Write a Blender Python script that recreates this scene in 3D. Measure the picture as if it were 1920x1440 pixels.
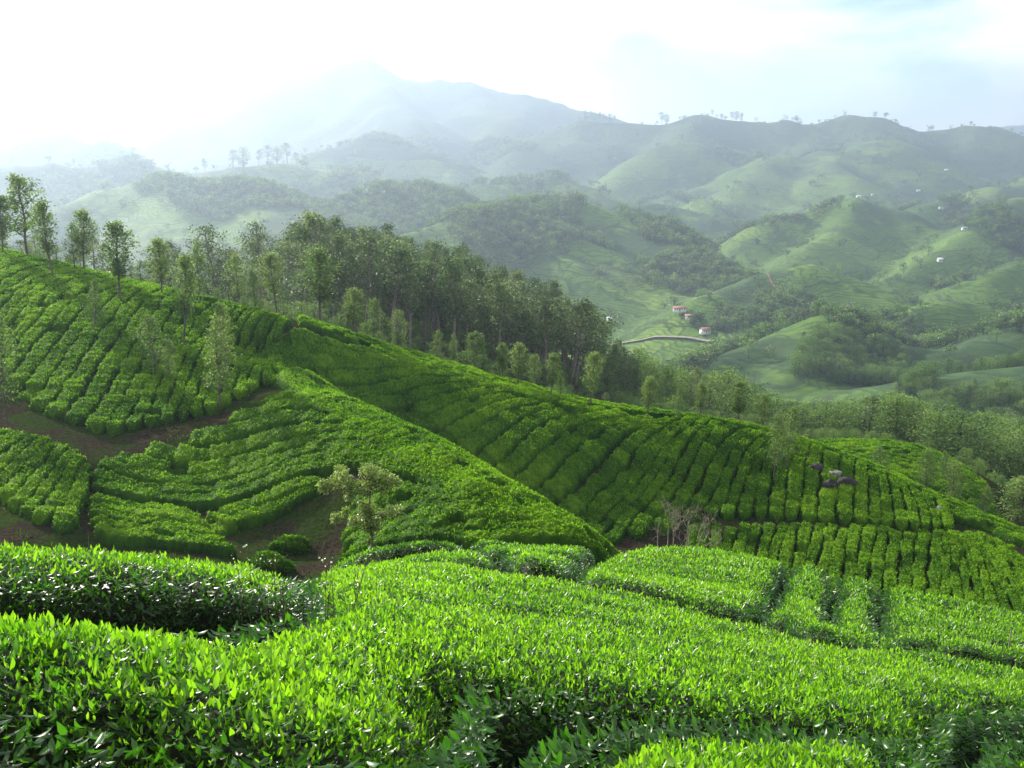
import bpy, math, random
import numpy as np
from mathutils import Vector, Matrix

# ------------------------------------------------------------------ camera, sky, sun, exposure
S = bpy.context.scene
for o in list(bpy.data.objects):
    bpy.data.objects.remove(o)
rng = np.random.default_rng(7)
random.seed(7)

CAMZ = 1.6                      # eye height above the ground at the photographer's feet
PITCH = math.radians(12.57)
FPX = 1884.0                    # focal length in pixels of a 1920 px wide picture
cam_d = bpy.data.cameras.new('camera')
cam_d.sensor_width = 36.0
cam_d.lens = 36.0 * FPX / 1920.0
cam_d.clip_start = 0.05
cam_d.clip_end = 60000.0
cam = bpy.data.objects.new('camera', cam_d)
cam.location = (0, 0, CAMZ)
cam.rotation_euler = (math.pi / 2 - PITCH, 0, 0)
S.collection.objects.link(cam)
S.camera = cam

SUN_AZ, SUN_EL = math.radians(-42), math.radians(26)      # ahead and to the left
sun_dir = Vector((math.sin(SUN_AZ) * math.cos(SUN_EL), math.cos(SUN_AZ) * math.cos(SUN_EL), math.sin(SUN_EL)))

world = bpy.data.worlds.new('World')
S.world = world
world.use_nodes = True
wn, wl = world.node_tree.nodes, world.node_tree.links
wn.clear()
w_out = wn.new('ShaderNodeOutputWorld')
w_bg = wn.new('ShaderNodeBackground')
w_bg.inputs['Strength'].default_value = 0.08
w_sky = wn.new('ShaderNodeTexSky')
w_sky.sky_type = 'NISHITA'
w_sky.sun_disc = False
w_sky.sun_elevation = SUN_EL
w_sky.sun_rotation = SUN_AZ
w_sky.altitude = 1500
w_sky.air_density = 1.0
w_sky.dust_density = 0.5
w_sky.ozone_density = 3.0
# thin broken cloud over the whole sky
w_tc = wn.new('ShaderNodeTexCoord')
w_map = wn.new('ShaderNodeMapping')
w_map.inputs['Scale'].default_value = (1.0, 1.0, 2.6)
w_map.inputs['Location'].default_value = (2.4, 6.6, 3.2)
w_noise = wn.new('ShaderNodeTexNoise')
w_noise.inputs['Scale'].default_value = 3.4
w_noise.inputs['Detail'].default_value = 8.0
w_noise.inputs['Roughness'].default_value = 0.55
w_noise.inputs['Distortion'].default_value = 0.35
w_ramp = wn.new('ShaderNodeValToRGB')
w_ramp.color_ramp.elements[0].position = 0.36
w_ramp.color_ramp.elements[0].color = (0, 0, 0, 1)
w_ramp.color_ramp.elements[1].position = 0.54
w_ramp.color_ramp.elements[1].color = (1, 1, 1, 1)
w_mix = wn.new('ShaderNodeMixRGB')
w_mix.inputs['Color2'].default_value = (8.5, 8.6, 8.8, 1)
wl.new(w_tc.outputs['Generated'], w_map.inputs['Vector'])
wl.new(w_map.outputs['Vector'], w_noise.inputs['Vector'])
wl.new(w_noise.outputs['Fac'], w_ramp.inputs['Fac'])
wl.new(w_ramp.outputs['Color'], w_mix.inputs['Fac'])
wl.new(w_sky.outputs['Color'], w_mix.inputs['Color1'])
wl.new(w_mix.outputs['Color'], w_bg.inputs['Color'])
wl.new(w_bg.outputs['Background'], w_out.inputs['Surface'])

sun_d = bpy.data.lights.new('sun', 'SUN')
sun_d.energy = 5.0
sun_d.angle = math.radians(0.6)
sun_d.color = (1.0, 0.93, 0.80)
sun = bpy.data.objects.new('sun', sun_d)
sun.rotation_euler = sun_dir.to_track_quat('Z', 'Y').to_euler()
sun.location = (0, 0, 200)
S.collection.objects.link(sun)

S.view_settings.view_transform = 'Standard'
S.view_settings.look = 'None'
S.view_settings.gamma = 1.0
S.view_settings.use_curve_mapping = False
S.view_settings.exposure = 1.25
S.cycles.use_denoising = True
S.cycles.max_bounces = 6
S.cycles.diffuse_bounces = 3
S.cycles.glossy_bounces = 2
S.cycles.transmission_bounces = 4
S.cycles.transparent_max_bounces = 4
S.cycles.volume_bounces = 0
S.cycles.caustics_reflective = False
S.cycles.caustics_refractive = False
HAZE_DENSITY = 0.00021
HAZE_G = 0.57

# ------------------------------------------------------------------ helpers
COL = S.collection
CP, SP = math.cos(PITCH), math.sin(PITCH)


def at(u, v, Y):
    """world point that lies Y metres ahead, seen from the photographer's place at picture position u, v"""
    u, v, Y = np.asarray(u, float), np.asarray(v, float), np.asarray(Y, float)
    xc, yc = (u - 960) / FPX, (720 - v) / FPX
    t = Y / (CP + yc * SP)
    return np.stack([xc * t, Y + 0 * t, (yc * CP - SP) * t + CAMZ], -1)


def hash2(ix, iy, seed):
    h = (ix.astype(np.int64) * 374761393 + iy.astype(np.int64) * 668265263 + seed * 1442695041) & 0xFFFFFFFF
    h = ((h ^ (h >> 13)) * 1274126177) & 0xFFFFFFFF
    h = h ^ (h >> 16)
    return (h & 0xFFFFFF) / float(0xFFFFFF)


def vnoise(x, y, seed=0):
    x, y = np.asarray(x, float), np.asarray(y, float)
    ix, iy = np.floor(x), np.floor(y)
    fx, fy = x - ix, y - iy
    fx, fy = fx * fx * (3 - 2 * fx), fy * fy * (3 - 2 * fy)
    ix, iy = ix.astype(np.int64), iy.astype(np.int64)
    a, b = hash2(ix, iy, seed), hash2(ix + 1, iy, seed)
    c, d = hash2(ix, iy + 1, seed), hash2(ix + 1, iy + 1, seed)
    return (a * (1 - fx) + b * fx) * (1 - fy) + (c * (1 - fx) + d * fx) * fy


def fbm(x, y, oct=4, seed=0, gain=0.5):
    s, a, n = 0, 1.0, 0
    for k in range(oct):
        s = s + a * (vnoise(x * 2 ** k + 17.3 * k, y * 2 ** k - 9.1 * k, seed + k) - 0.5)
        n += a
        a *= gain
    return s / n * 2.0        # about -1..1


def mesh_np(name, verts, faces, smooth=False, tint=None):
    """one mesh from numpy arrays; faces all have the same number of corners"""
    verts = np.ascontiguousarray(verts, np.float32)
    faces = np.ascontiguousarray(faces, np.int32)
    me = bpy.data.meshes.new(name)
    nf, k = faces.shape
    me.vertices.add(len(verts))
    me.vertices.foreach_set('co', verts.ravel())
    me.loops.add(nf * k)
    me.loops.foreach_set('vertex_index', faces.ravel())
    me.polygons.add(nf)
    me.polygons.foreach_set('loop_start', np.arange(0, nf * k, k, dtype=np.int32))
    me.polygons.foreach_set('loop_total', np.full(nf, k, np.int32))
    if smooth:
        me.polygons.foreach_set('use_smooth', np.ones(nf, bool))
    if tint is not None:
        at_ = me.attributes.new('tint', 'FLOAT', 'POINT')
        at_.data.foreach_set('value', np.ascontiguousarray(tint, np.float32))
    me.update(calc_edges=True)
    return me


def link(name, me, mat=None, parent=None, loc=None):
    o = bpy.data.objects.new(name, me)
    COL.objects.link(o)
    if mat is not None and me is not None and not me.materials:
        me.materials.append(mat)
    if parent is not None:
        o.parent = parent
    if loc is not None:
        o.location = loc
    return o


def tag(o, label=None, cat=None, group=None, kind=None):
    if label: o['label'] = label
    if cat: o['category'] = cat
    if group: o['group'] = group
    if kind: o['kind'] = kind
    return o


# ------------------------------------------------------------------ materials
def new_mat(name):
    m = bpy.data.materials.new(name)
    m.use_nodes = True
    n, l = m.node_tree.nodes, m.node_tree.links
    n.clear()
    out = n.new('ShaderNodeOutputMaterial')
    return m, n, l, out


def ramp(n, stops, interp='LINEAR'):
    r = n.new('ShaderNodeValToRGB')
    cr = r.color_ramp
    cr.interpolation = interp
    while len(cr.elements) < len(stops):
        cr.elements.new(0.5)
    for e, (p, c) in zip(cr.elements, stops):
        e.position = p
        e.color = (*c, 1)
    return r


def leaf_mat(name, stops, trans=0.4, rough=0.38, spec=0.5, tscale=1.5, noise=None, tint=True, vary=0.0, tcol=(1.0, 1.18, 0.45)):
    """leaf: gloss and diffuse on top, light let through from behind; colour from a per-leaf tint"""
    m, n, l, out = new_mat(name)
    r = ramp(n, stops)
    if tint:
        a = n.new('ShaderNodeAttribute'); a.attribute_name = 'tint'
        src = a.outputs['Fac']
    else:
        oi = n.new('ShaderNodeObjectInfo')
        src = oi.outputs['Random']
    if noise:
        tc = n.new('ShaderNodeNewGeometry')
        nz = n.new('ShaderNodeTexNoise'); nz.inputs['Scale'].default_value = noise[0]; nz.inputs['Detail'].default_value = 3
        l.new(tc.outputs['Position'], nz.inputs['Vector'])
        ma = n.new('ShaderNodeMath'); ma.operation = 'MULTIPLY_ADD'
        sb = n.new('ShaderNodeMath'); sb.operation = 'SUBTRACT'; sb.inputs[1].default_value = 0.5
        l.new(nz.outputs['Fac'], sb.inputs[0])
        l.new(sb.outputs[0], ma.inputs[0]); ma.inputs[1].default_value = noise[1]
        l.new(src, ma.inputs[2])
        src = ma.outputs[0]
    if vary:
        oi = n.new('ShaderNodeObjectInfo')
        s1 = n.new('ShaderNodeMath'); s1.operation = 'SUBTRACT'; s1.inputs[1].default_value = 0.5
        m1 = n.new('ShaderNodeMath'); m1.operation = 'MULTIPLY_ADD'; m1.inputs[1].default_value = vary
        l.new(oi.outputs['Random'], s1.inputs[0]); l.new(s1.outputs[0], m1.inputs[0]); l.new(src, m1.inputs[2])
        src = m1.outputs[0]
    l.new(src, r.inputs['Fac'])
    p = n.new('ShaderNodeBsdfPrincipled')
    p.inputs['Roughness'].default_value = rough
    p.inputs['Specular IOR Level'].default_value = spec
    t = n.new('ShaderNodeBsdfTranslucent')
    mx = n.new('ShaderNodeMixShader'); mx.inputs['Fac'].default_value = trans
    g = n.new('ShaderNodeMixRGB'); g.blend_type = 'MULTIPLY'; g.inputs['Fac'].default_value = 1
    g.inputs['Color2'].default_value = (tscale * tcol[0], tscale * tcol[1], tscale * tcol[2], 1)
    l.new(r.outputs['Color'], p.inputs['Base Color'])
    l.new(r.outputs['Color'], g.inputs['Color1'])
    l.new(g.outputs['Color'], t.inputs['Color'])
    l.new(p.outputs[0], mx.inputs[1]); l.new(t.outputs[0], mx.inputs[2])
    l.new(mx.outputs[0], out.inputs['Surface'])
    return m


def plain_mat(name, c1, c2, scale=8.0, rough=0.85, bump=0.0, detail=4):
    m, n, l, out = new_mat(name)
    g = n.new('ShaderNodeNewGeometry')
    nz = n.new('ShaderNodeTexNoise'); nz.inputs['Scale'].default_value = scale; nz.inputs['Detail'].default_value = detail
    l.new(g.outputs['Position'], nz.inputs['Vector'])
    r = ramp(n, [(0.32, c1), (0.68, c2)])
    l.new(nz.outputs['Fac'], r.inputs['Fac'])
    p = n.new('ShaderNodeBsdfPrincipled'); p.inputs['Roughness'].default_value = rough
    p.inputs['Specular IOR Level'].default_value = 0.25
    l.new(r.outputs['Color'], p.inputs['Base Color'])
    if bump:
        b = n.new('ShaderNodeBump'); b.inputs['Strength'].default_value = bump; b.inputs['Distance'].default_value = 0.05
        l.new(nz.outputs['Fac'], b.inputs['Height']); l.new(b.outputs[0], p.inputs['Normal'])
    l.new(p.outputs[0], out.inputs['Surface'])
    return m


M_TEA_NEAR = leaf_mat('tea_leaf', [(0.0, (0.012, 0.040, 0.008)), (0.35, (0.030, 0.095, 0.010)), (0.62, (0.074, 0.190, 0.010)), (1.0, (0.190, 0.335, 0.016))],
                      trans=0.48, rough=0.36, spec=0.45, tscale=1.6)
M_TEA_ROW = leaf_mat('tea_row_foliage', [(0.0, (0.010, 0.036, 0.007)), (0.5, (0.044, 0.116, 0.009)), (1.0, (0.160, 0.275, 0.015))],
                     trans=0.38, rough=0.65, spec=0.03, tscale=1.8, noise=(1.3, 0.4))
M_TWIG_BODY = plain_mat('dark_twig_body', (0.010, 0.014, 0.006), (0.030, 0.028, 0.016), 12)  # for the added light-blocking body inside the near hedges
M_SILVER = leaf_mat('silver_oak_leaf', [(0.0, (0.040, 0.080, 0.026)), (0.5, (0.095, 0.155, 0.046)), (1.0, (0.200, 0.245, 0.095))],
                    trans=0.45, rough=0.55, spec=0.2, tscale=1.5, vary=0.35, tcol=(1.0, 1.1, 0.6))
M_EUC = leaf_mat('eucalyptus_leaf', [(0.0, (0.026, 0.046, 0.017)), (0.55, (0.066, 0.116, 0.036)), (1.0, (0.200, 0.245, 0.098))],
                 trans=0.33, rough=0.55, spec=0.2, tscale=1.3, vary=0.55, tcol=(0.95, 1.05, 0.7))
M_YOUNG = leaf_mat('young_tree_leaf', [(0.0, (0.065, 0.125, 0.024)), (0.5, (0.165, 0.245, 0.052)), (1.0, (0.350, 0.420, 0.160))],
                   trans=0.4, rough=0.4, spec=0.5, tscale=1.3, tcol=(1.05, 1.05, 0.6))
M_WOODS = leaf_mat('woodland_leaf', [(0.0, (0.028, 0.066, 0.018)), (0.5, (0.090, 0.165, 0.036)), (1.0, (0.190, 0.270, 0.070))],
                   trans=0.33, rough=0.55, spec=0.15, tscale=1.4, vary=0.5, tcol=(1.0, 1.1, 0.6))
M_BARK = plain_mat('grey_bark', (0.055, 0.045, 0.034), (0.140, 0.120, 0.095), 6)
M_BARKP = plain_mat('pale_bark', (0.09, 0.078, 0.06), (0.22, 0.19, 0.15), 4)
M_DEAD = plain_mat('bleached_wood', (0.12, 0.10, 0.075), (0.28, 0.245, 0.185), 9)
M_ROCK = plain_mat('granite', (0.06, 0.057, 0.053), (0.21, 0.20, 0.19), 3.5, bump=0.4)
M_ROCKD = plain_mat('dark_rock', (0.014, 0.013, 0.012), (0.05, 0.044, 0.04), 2.5, bump=0.5)
M_WHITE = plain_mat('white_wall_paint', (0.70, 0.70, 0.68), (0.80, 0.80, 0.78), 2)
M_ROOF = plain_mat('red_roof_sheet', (0.28, 0.11, 0.08), (0.40, 0.19, 0.14), 2)
M_ROOFG = plain_mat('grey_roof_sheet', (0.30, 0.31, 0.33), (0.45, 0.46, 0.48), 2)
M_WIN = plain_mat('dark_window_glass', (0.02, 0.025, 0.03), (0.04, 0.05, 0.06), 2, rough=0.2)
M_ROAD = plain_mat('pale_road', (0.17, 0.165, 0.13), (0.26, 0.25, 0.20), 0.3)
M_REDSOIL = plain_mat('red_earth', (0.13, 0.075, 0.045), (0.24, 0.135, 0.085), 1.2, bump=0.3)
M_STRAW = leaf_mat('dry_grass', [(0, (0.10, 0.09, 0.03)), (1, (0.28, 0.25, 0.10))], trans=0.3, tint=True, tscale=1.2)
M_FLOWER = leaf_mat('white_petal', [(0, (0.5, 0.5, 0.45)), (1, (0.75, 0.72, 0.70))], trans=0.3, tint=True, tscale=1.0)


def ground_mat():
    m, n, l, out = new_mat('earth_and_weeds')
    g = n.new('ShaderNodeNewGeometry')
    n1 = n.new('ShaderNodeTexNoise'); n1.inputs['Scale'].default_value = 0.35; n1.inputs['Detail'].default_value = 8
    n2 = n.new('ShaderNodeTexNoise'); n2.inputs['Scale'].default_value = 5.0; n2.inputs['Detail'].default_value = 6
    l.new(g.outputs['Position'], n1.inputs['Vector']); l.new(g.outputs['Position'], n2.inputs['Vector'])
    r1 = ramp(n, [(0.30, (0.013, 0.0108, 0.008)), (0.70, (0.040, 0.032, 0.023))])
    r2 = ramp(n, [(0.30, (0.010, 0.020, 0.005)), (0.75, (0.034, 0.052, 0.013))])
    r3 = ramp(n, [(0.44, (0, 0, 0)), (0.56, (1, 1, 1))])
    l.new(n2.outputs['Fac'], r1.inputs['Fac']); l.new(n2.outputs['Fac'], r2.inputs['Fac']); l.new(n1.outputs['Fac'], r3.inputs['Fac'])
    mx = n.new('ShaderNodeMixRGB'); l.new(r3.outputs['Color'], mx.inputs['Fac'])
    l.new(r1.outputs['Color'], mx.inputs['Color1']); l.new(r2.outputs['Color'], mx.inputs['Color2'])
    b = n.new('ShaderNodeBump'); b.inputs['Strength'].default_value = 0.6; b.inputs['Distance'].default_value = 0.12
    l.new(n2.outputs['Fac'], b.inputs['Height'])
    p = n.new('ShaderNodeBsdfPrincipled'); p.inputs['Roughness'].default_value = 0.95; p.inputs['Specular IOR Level'].default_value = 0.0
    l.new(mx.outputs['Color'], p.inputs['Base Color']); l.new(b.outputs[0], p.inputs['Normal'])
    l.new(p.outputs[0], out.inputs['Surface'])
    return m


def hill_mat(name, row=1.0):
    """tea fields far off: contour rows, a few contour paths, patches of scrub"""
    m, n, l, out = new_mat(name)
    g = n.new('ShaderNodeNewGeometry')
    n1 = n.new('ShaderNodeTexNoise'); n1.inputs['Scale'].default_value = 0.0055; n1.inputs['Detail'].default_value = 7; n1.inputs['Roughness'].default_value = 0.6
    n2 = n.new('ShaderNodeTexNoise'); n2.inputs['Scale'].default_value = 0.12; n2.inputs['Detail'].default_value = 8; n2.inputs['Roughness'].default_value = 0.65
    n3 = n.new('ShaderNodeTexNoise'); n3.inputs['Scale'].default_value = 0.011; n3.inputs['Detail'].default_value = 3
    for q in (n1, n2, n3):
        l.new(g.outputs['Position'], q.inputs['Vector'])
    tea = ramp(n, [(0.30, (0.050, 0.108, 0.016)), (0.55, (0.096, 0.170, 0.024)), (0.75, (0.150, 0.225, 0.034))])
    l.new(n2.outputs['Fac'], tea.inputs['Fac'])
    scrub = ramp(n, [(0.30, (0.026, 0.060, 0.020)), (0.70, (0.062, 0.105, 0.034))])
    l.new(n2.outputs['Fac'], scrub.inputs['Fac'])
    fac = ramp(n, [(0.49, (0, 0, 0)), (0.55, (1, 1, 1))])
    l.new(n1.outputs['Fac'], fac.inputs['Fac'])
    mx = n.new('ShaderNodeMixRGB')
    l.new(fac.outputs['Color'], mx.inputs['Fac']); l.new(tea.outputs['Color'], mx.inputs['Color1']); l.new(scrub.outputs['Color'], mx.inputs['Color2'])
    vo = n.new('ShaderNodeTexVoronoi'); vo.inputs['Scale'].default_value = 0.0075
    vm = n.new('ShaderNodeMixRGB'); vm.blend_type = 'ADD'; vm.inputs['Fac'].default_value = 1.0
    ws = n.new('ShaderNodeVectorMath'); ws.operation = 'SCALE'; ws.inputs['Scale'].default_value = 120.0
    l.new(n3.outputs['Color'], ws.inputs[0])
    l.new(g.outputs['Position'], vm.inputs['Color1']); l.new(ws.outputs[0], vm.inputs['Color2'])
    l.new(vm.outputs['Color'], vo.inputs['Vector'])
    sv = n.new('ShaderNodeSeparateXYZ'); l.new(vo.outputs['Color'], sv.inputs[0])
    ft = ramp(n, [(0.0, (0.62, 0.68, 0.60)), (0.45, (1.0, 1.0, 1.0)), (0.85, (1.25, 1.12, 1.0)), (1.0, (1.5, 1.15, 1.2))])
    l.new(sv.outputs['X'], ft.inputs['Fac'])
    fm = n.new('ShaderNodeMixRGB'); fm.blend_type = 'MULTIPLY'; fm.inputs['Fac'].default_value = 0.9
    l.new(mx.outputs['Color'], fm.inputs['Color1']); l.new(ft.outputs['Color'], fm.inputs['Color2'])
    ve = n.new('ShaderNodeTexVoronoi'); ve.feature = 'DISTANCE_TO_EDGE'; ve.inputs['Scale'].default_value = 0.0075
    l.new(vm.outputs['Color'], ve.inputs['Vector'])
    vr = ramp(n, [(0.0, (0.50, 0.55, 0.5)), (0.008, (0.55, 0.6, 0.55)), (0.014, (1, 1, 1))])
    l.new(ve.outputs['Distance'], vr.inputs['Fac'])
    fe = n.new('ShaderNodeMixRGB'); fe.blend_type = 'MULTIPLY'; fe.inputs['Fac'].default_value = 1.0
    l.new(fm.outputs['Color'], fe.inputs['Color1']); l.new(vr.outputs['Color'], fe.inputs['Color2'])
    mx = fe
    # height + slow noise -> contour rows and contour paths
    sx = n.new('ShaderNodeSeparateXYZ'); l.new(g.outputs['Position'], sx.inputs[0])
    wob = n.new('ShaderNodeMath'); wob.operation = 'MULTIPLY_ADD'; wob.inputs[1].default_value = 42.0
    l.new(n3.outputs['Fac'], wob.inputs[0]); l.new(sx.outputs['Z'], wob.inputs[2])

    def bands(period, lo, hi):
        d = n.new('ShaderNodeMath'); d.operation = 'DIVIDE'; d.inputs[1].default_value = period
        l.new(wob.outputs[0], d.inputs[0])
        fr = n.new('ShaderNodeMath'); fr.operation = 'FRACT'; l.new(d.outputs[0], fr.inputs[0])
        r = ramp(n, [(0.0, (1, 1, 1)), (lo, (1, 1, 1)), (hi, (0, 0, 0)), (1.0, (0, 0, 0))])
        l.new(fr.outputs[0], r.inputs['Fac'])
        return r.outputs['Color']
    rows = bands(2.3 * row, 0.25, 0.45)
    mr = n.new('ShaderNodeMixRGB'); mr.blend_type = 'MIX'
    hf = n.new('ShaderNodeMath'); hf.operation = 'MULTIPLY'; hf.inputs[1].default_value = 0.55
    l.new(rows, hf.inputs[0]); l.new(hf.outputs[0], mr.inputs['Fac'])
    l.new(mx.outputs['Color'], mr.inputs['Color1']); mr.inputs['Color2'].default_value = (0.016, 0.045, 0.014, 1)
    paths = bands(31.0 * row, 0.03, 0.05)
    mp = n.new('ShaderNodeMixRGB')
    hp = n.new('ShaderNodeMath'); hp.operation = 'MULTIPLY'; hp.inputs[1].default_value = 0.8
    l.new(paths, hp.inputs[0]); l.new(hp.outputs[0], mp.inputs['Fac'])
    l.new(mr.outputs['Color'], mp.inputs['Color1']); mp.inputs['Color2'].default_value = (0.030, 0.045, 0.022, 1)
    b = n.new('ShaderNodeBump'); b.inputs['Strength'].default_value = 0.7; b.inputs['Distance'].default_value = 1.5
    l.new(n2.outputs['Fac'], b.inputs['Height'])
    p = n.new('ShaderNodeBsdfPrincipled'); p.inputs['Roughness'].default_value = 0.9; p.inputs['Specular IOR Level'].default_value = 0.1
    l.new(mp.outputs['Color'], p.inputs['Base Color']); l.new(b.outputs[0], p.inputs['Normal'])
    l.new(p.outputs[0], out.inputs['Surface'])
    return m


def mountain_mat():
    m, n, l, out = new_mat('far_forest_slopes')
    g = n.new('ShaderNodeNewGeometry')
    n1 = n.new('ShaderNodeTexNoise'); n1.inputs['Scale'].default_value = 0.004; n1.inputs['Detail'].default_value = 9; n1.inputs['Roughness'].default_value = 0.6
    n2 = n.new('ShaderNodeTexNoise'); n2.inputs['Scale'].default_value = 0.05; n2.inputs['Detail'].default_value = 8
    l.new(g.outputs['Position'], n1.inputs['Vector']); l.new(g.outputs['Position'], n2.inputs['Vector'])
    r = ramp(n, [(0.36, (0.024, 0.044, 0.026)), (0.52, (0.045, 0.076, 0.034)), (0.62, (0.065, 0.100, 0.042))])
    l.new(n1.outputs['Fac'], r.inputs['Fac'])
    b = n.new('ShaderNodeBump'); b.inputs['Strength'].default_value = 0.8; b.inputs['Distance'].default_value = 8
    l.new(n2.outputs['Fac'], b.inputs['Height'])
    p = n.new('ShaderNodeBsdfPrincipled'); p.inputs['Roughness'].default_value = 0.95; p.inputs['Specular IOR Level'].default_value = 0.05
    l.new(r.outputs['Color'], p.inputs['Base Color']); l.new(b.outputs[0], p.inputs['Normal'])
    l.new(p.outputs[0], out.inputs['Surface'])
    return m


M_GROUND = ground_mat()
M_HILL = hill_mat('tea_hills', 1.0)
M_MOUNT = mountain_mat()

# ------------------------------------------------------------------ terrain: surveyed points (u, v, metres ahead)
HILL_LEFT = [(-260, 440, 105), (0, 475, 108), (100, 503, 101), (200, 532, 96), (330, 563, 92), (480, 607, 88), (540, 628, 86),
             (-260, 640, 78), (30, 765, 70), (120, 800, 67), (200, 838, 65), (300, 815, 67), (400, 792, 70), (520, 725, 78),
             (100, 650, 80), (250, 680, 78), (400, 680, 80)]
HILL_NOSE = [(490, 668, 85), (540, 705, 78), (620, 757, 69), (700, 812, 62), (800, 868, 56), (900, 925, 51), (1000, 975, 48.5), (1090, 1022, 46.5),
             (510, 738, 75), (400, 800, 68), (250, 852, 64), (190, 895, 60), (188, 960, 56), (200, 1030, 52), (300, 985, 54), (440, 1046, 50),
             (385, 965, 57), (500, 1000, 55.5), (600, 1040, 53), (680, 1040, 51), (560, 880, 61), (420, 900, 62.5), (760, 960, 53), (900, 1028, 46.8)]
HILL_MAIN = [(560, 612, 91), (650, 645, 92), (740, 680, 92), (870, 720, 91), (1000, 757, 90), (1100, 785, 89), (1200, 805, 88), (1330, 820, 87),
             (1480, 850, 86), (1560, 880, 84), (1650, 915, 82), (1760, 955, 80), (1840, 985, 78), (1920, 1020, 75), (2080, 1085, 70),
             (600, 720, 84), (700, 790, 82), (800, 860, 80), (900, 915, 78), (1000, 970, 76), (1090, 1015, 74), (1250, 1000, 76), (1340, 962, 79),
             (1500, 968, 78.5), (1650, 980, 77.5), (1780, 995, 76.5), (1000, 860, 82), (1200, 900, 81.5)]
HILL_LOW = [(1340, 974, 77.5), (1500, 980, 77), (1650, 992, 76), (1790, 1004, 75), (1350, 1042, 73), (1500, 1085, 70), (1700, 1130, 66), (1920, 1160, 62),
            (2100, 1180, 60), (1200, 1025, 73)]
HILL_CORNER = [(-200, 800, 66), (0, 815, 64), (80, 830, 63), (165, 866, 61), (0, 940, 56), (120, 1000, 52), (-200, 900, 58)]
KNOLL = [(1480, 834, 116), (1600, 829, 117), (1700, 836, 116), (1760, 853, 113), (1840, 902, 107), (1900, 982, 99), (1990, 1050, 92),
         (1500, 856, 104), (1600, 890, 102), (1700, 930, 99), (1800, 972, 96), (1900, 1022, 89)]
BEHIND = [(-200, 500, 180), (100, 520, 180), (300, 546, 190), (500, 552, 200), (620, 557, 240), (740, 592, 230), (900, 648, 220), (1050, 700, 212),
          (1100, 720, 210), (900, 715, 150), (1000, 755, 150), (1100, 780, 150), (1000, 800, 115), (800, 735, 118), (600, 665, 120), (300, 600, 130),
          (0, 490, 140), (1150, 742, 230), (1250, 777, 225), (1380, 832, 215), (1250, 815, 140), (1400, 842, 140), (1600, 810, 200), (1800, 855, 200),
          (1950, 930, 170), (1250, 850, 110), (1400, 868, 110), (1700, 850, 145), (1850, 930, 140), (2050, 1050, 120), (1000, 640, 270), (700, 560, 280)]


def zfore(X, Y):
    tilt = 0.15 * (np.clip(1 - (Y - 6) / 10, 0.3, 1) if X < 0 else 1.0)
    drop = 0.03 * max(Y - 14, 0) * min(1.0, max(-X, 0) / 4)
    rise = 0.085 * max(Y - 14, 0) * min(1.0, max(X, 0) / 4)
    return -0.375 * Y - tilt * X - drop + rise        # the slope the photographer stands on, world z


pts = [at(*p) for L in (HILL_LEFT, HILL_NOSE, HILL_MAIN, HILL_LOW, HILL_CORNER, KNOLL, BEHIND) for p in L]
for X, Y in [(-30, -14), (0, -14), (30, -14), (-6, 0), (0, 0), (6, 0), (-10, -5), (12, -5), (-5, 4), (0, 4), (5, 4), (-4, 7), (0, 8), (5, 8), (10, 8), (-2.5, 11), (3, 12), (8, 12),
             (12, 12), (-2.5, 16), (3, 18), (8, 17), (13, 16), (-3.6, 21), (-4, 25.5), (0, 22), (0, 26), (5, 24), (9, 22), (13, 19), (17, 15), (20, 6)]:
    pts.append(np.array([X, Y, zfore(X, Y)]))
for X, Y, z in [(-8, 5, -1.3), (-8, 9, -4.6), (-6, 12, -6.2), (-14, 14, -9.5), (-7, 18, -10.5), (-10, 26, -14.5), (-6, 31, -15.0), (-16, 38, -17.8), (-25, 30, -15.5), (-8, 40, -18.8),
                (0, 32, -14.6), (0, 38, -18.6), (6, 31, -15.4), (10, 36, -19.5), (16, 27, -15.5), (22, 22, -14.5), (24, 35, -21.5), (14, 46, -25.0), (26, 48, -25.5), (6, 58, -24.5), (10, 62, -26.5),
                (34, 40, -23), (-40, 40, -17.5), (-30, 10, -6), (40, 10, -12), (60, 40, -25), (70, 80, -31), (-60, 60, -15.5), (-90, 90, -9.5), (-120, 140, -12), (110, 130, -44), (120, 60, -34)]:
    pts.append(np.array([X, Y, z + 0.0]))
pts = np.array(pts)


def tps_fit(xy, val, reg=1e-4):
    sc = 50.0
    q = xy / sc
    n = len(q)
    d2 = ((q[:, None] - q[None]) ** 2).sum(-1)
    K = np.where(d2 > 0, 0.5 * d2 * np.log(d2 + 1e-12), 0) + reg * np.eye(n)
    Pm = np.c_[np.ones(n), q]
    A = np.block([[K, Pm], [Pm.T, np.zeros((3, 3))]])
    w = np.linalg.solve(A, np.r_[val, 0, 0, 0])

    def f(x, y):
        shp = np.shape(x)
        x, y = np.ravel(x) / sc, np.ravel(y) / sc
        out = np.empty(len(x))
        for i in range(0, len(x), 20000):
            d2 = (x[i:i + 20000, None] - q[None, :, 0]) ** 2 + (y[i:i + 20000, None] - q[None, :, 1]) ** 2
            out[i:i + 20000] = (0.5 * d2 * np.log(d2 + 1e-12)) @ w[:n]
        return (out + w[n] + w[n + 1] * x + w[n + 2] * y).reshape(shp)
    return f


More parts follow.
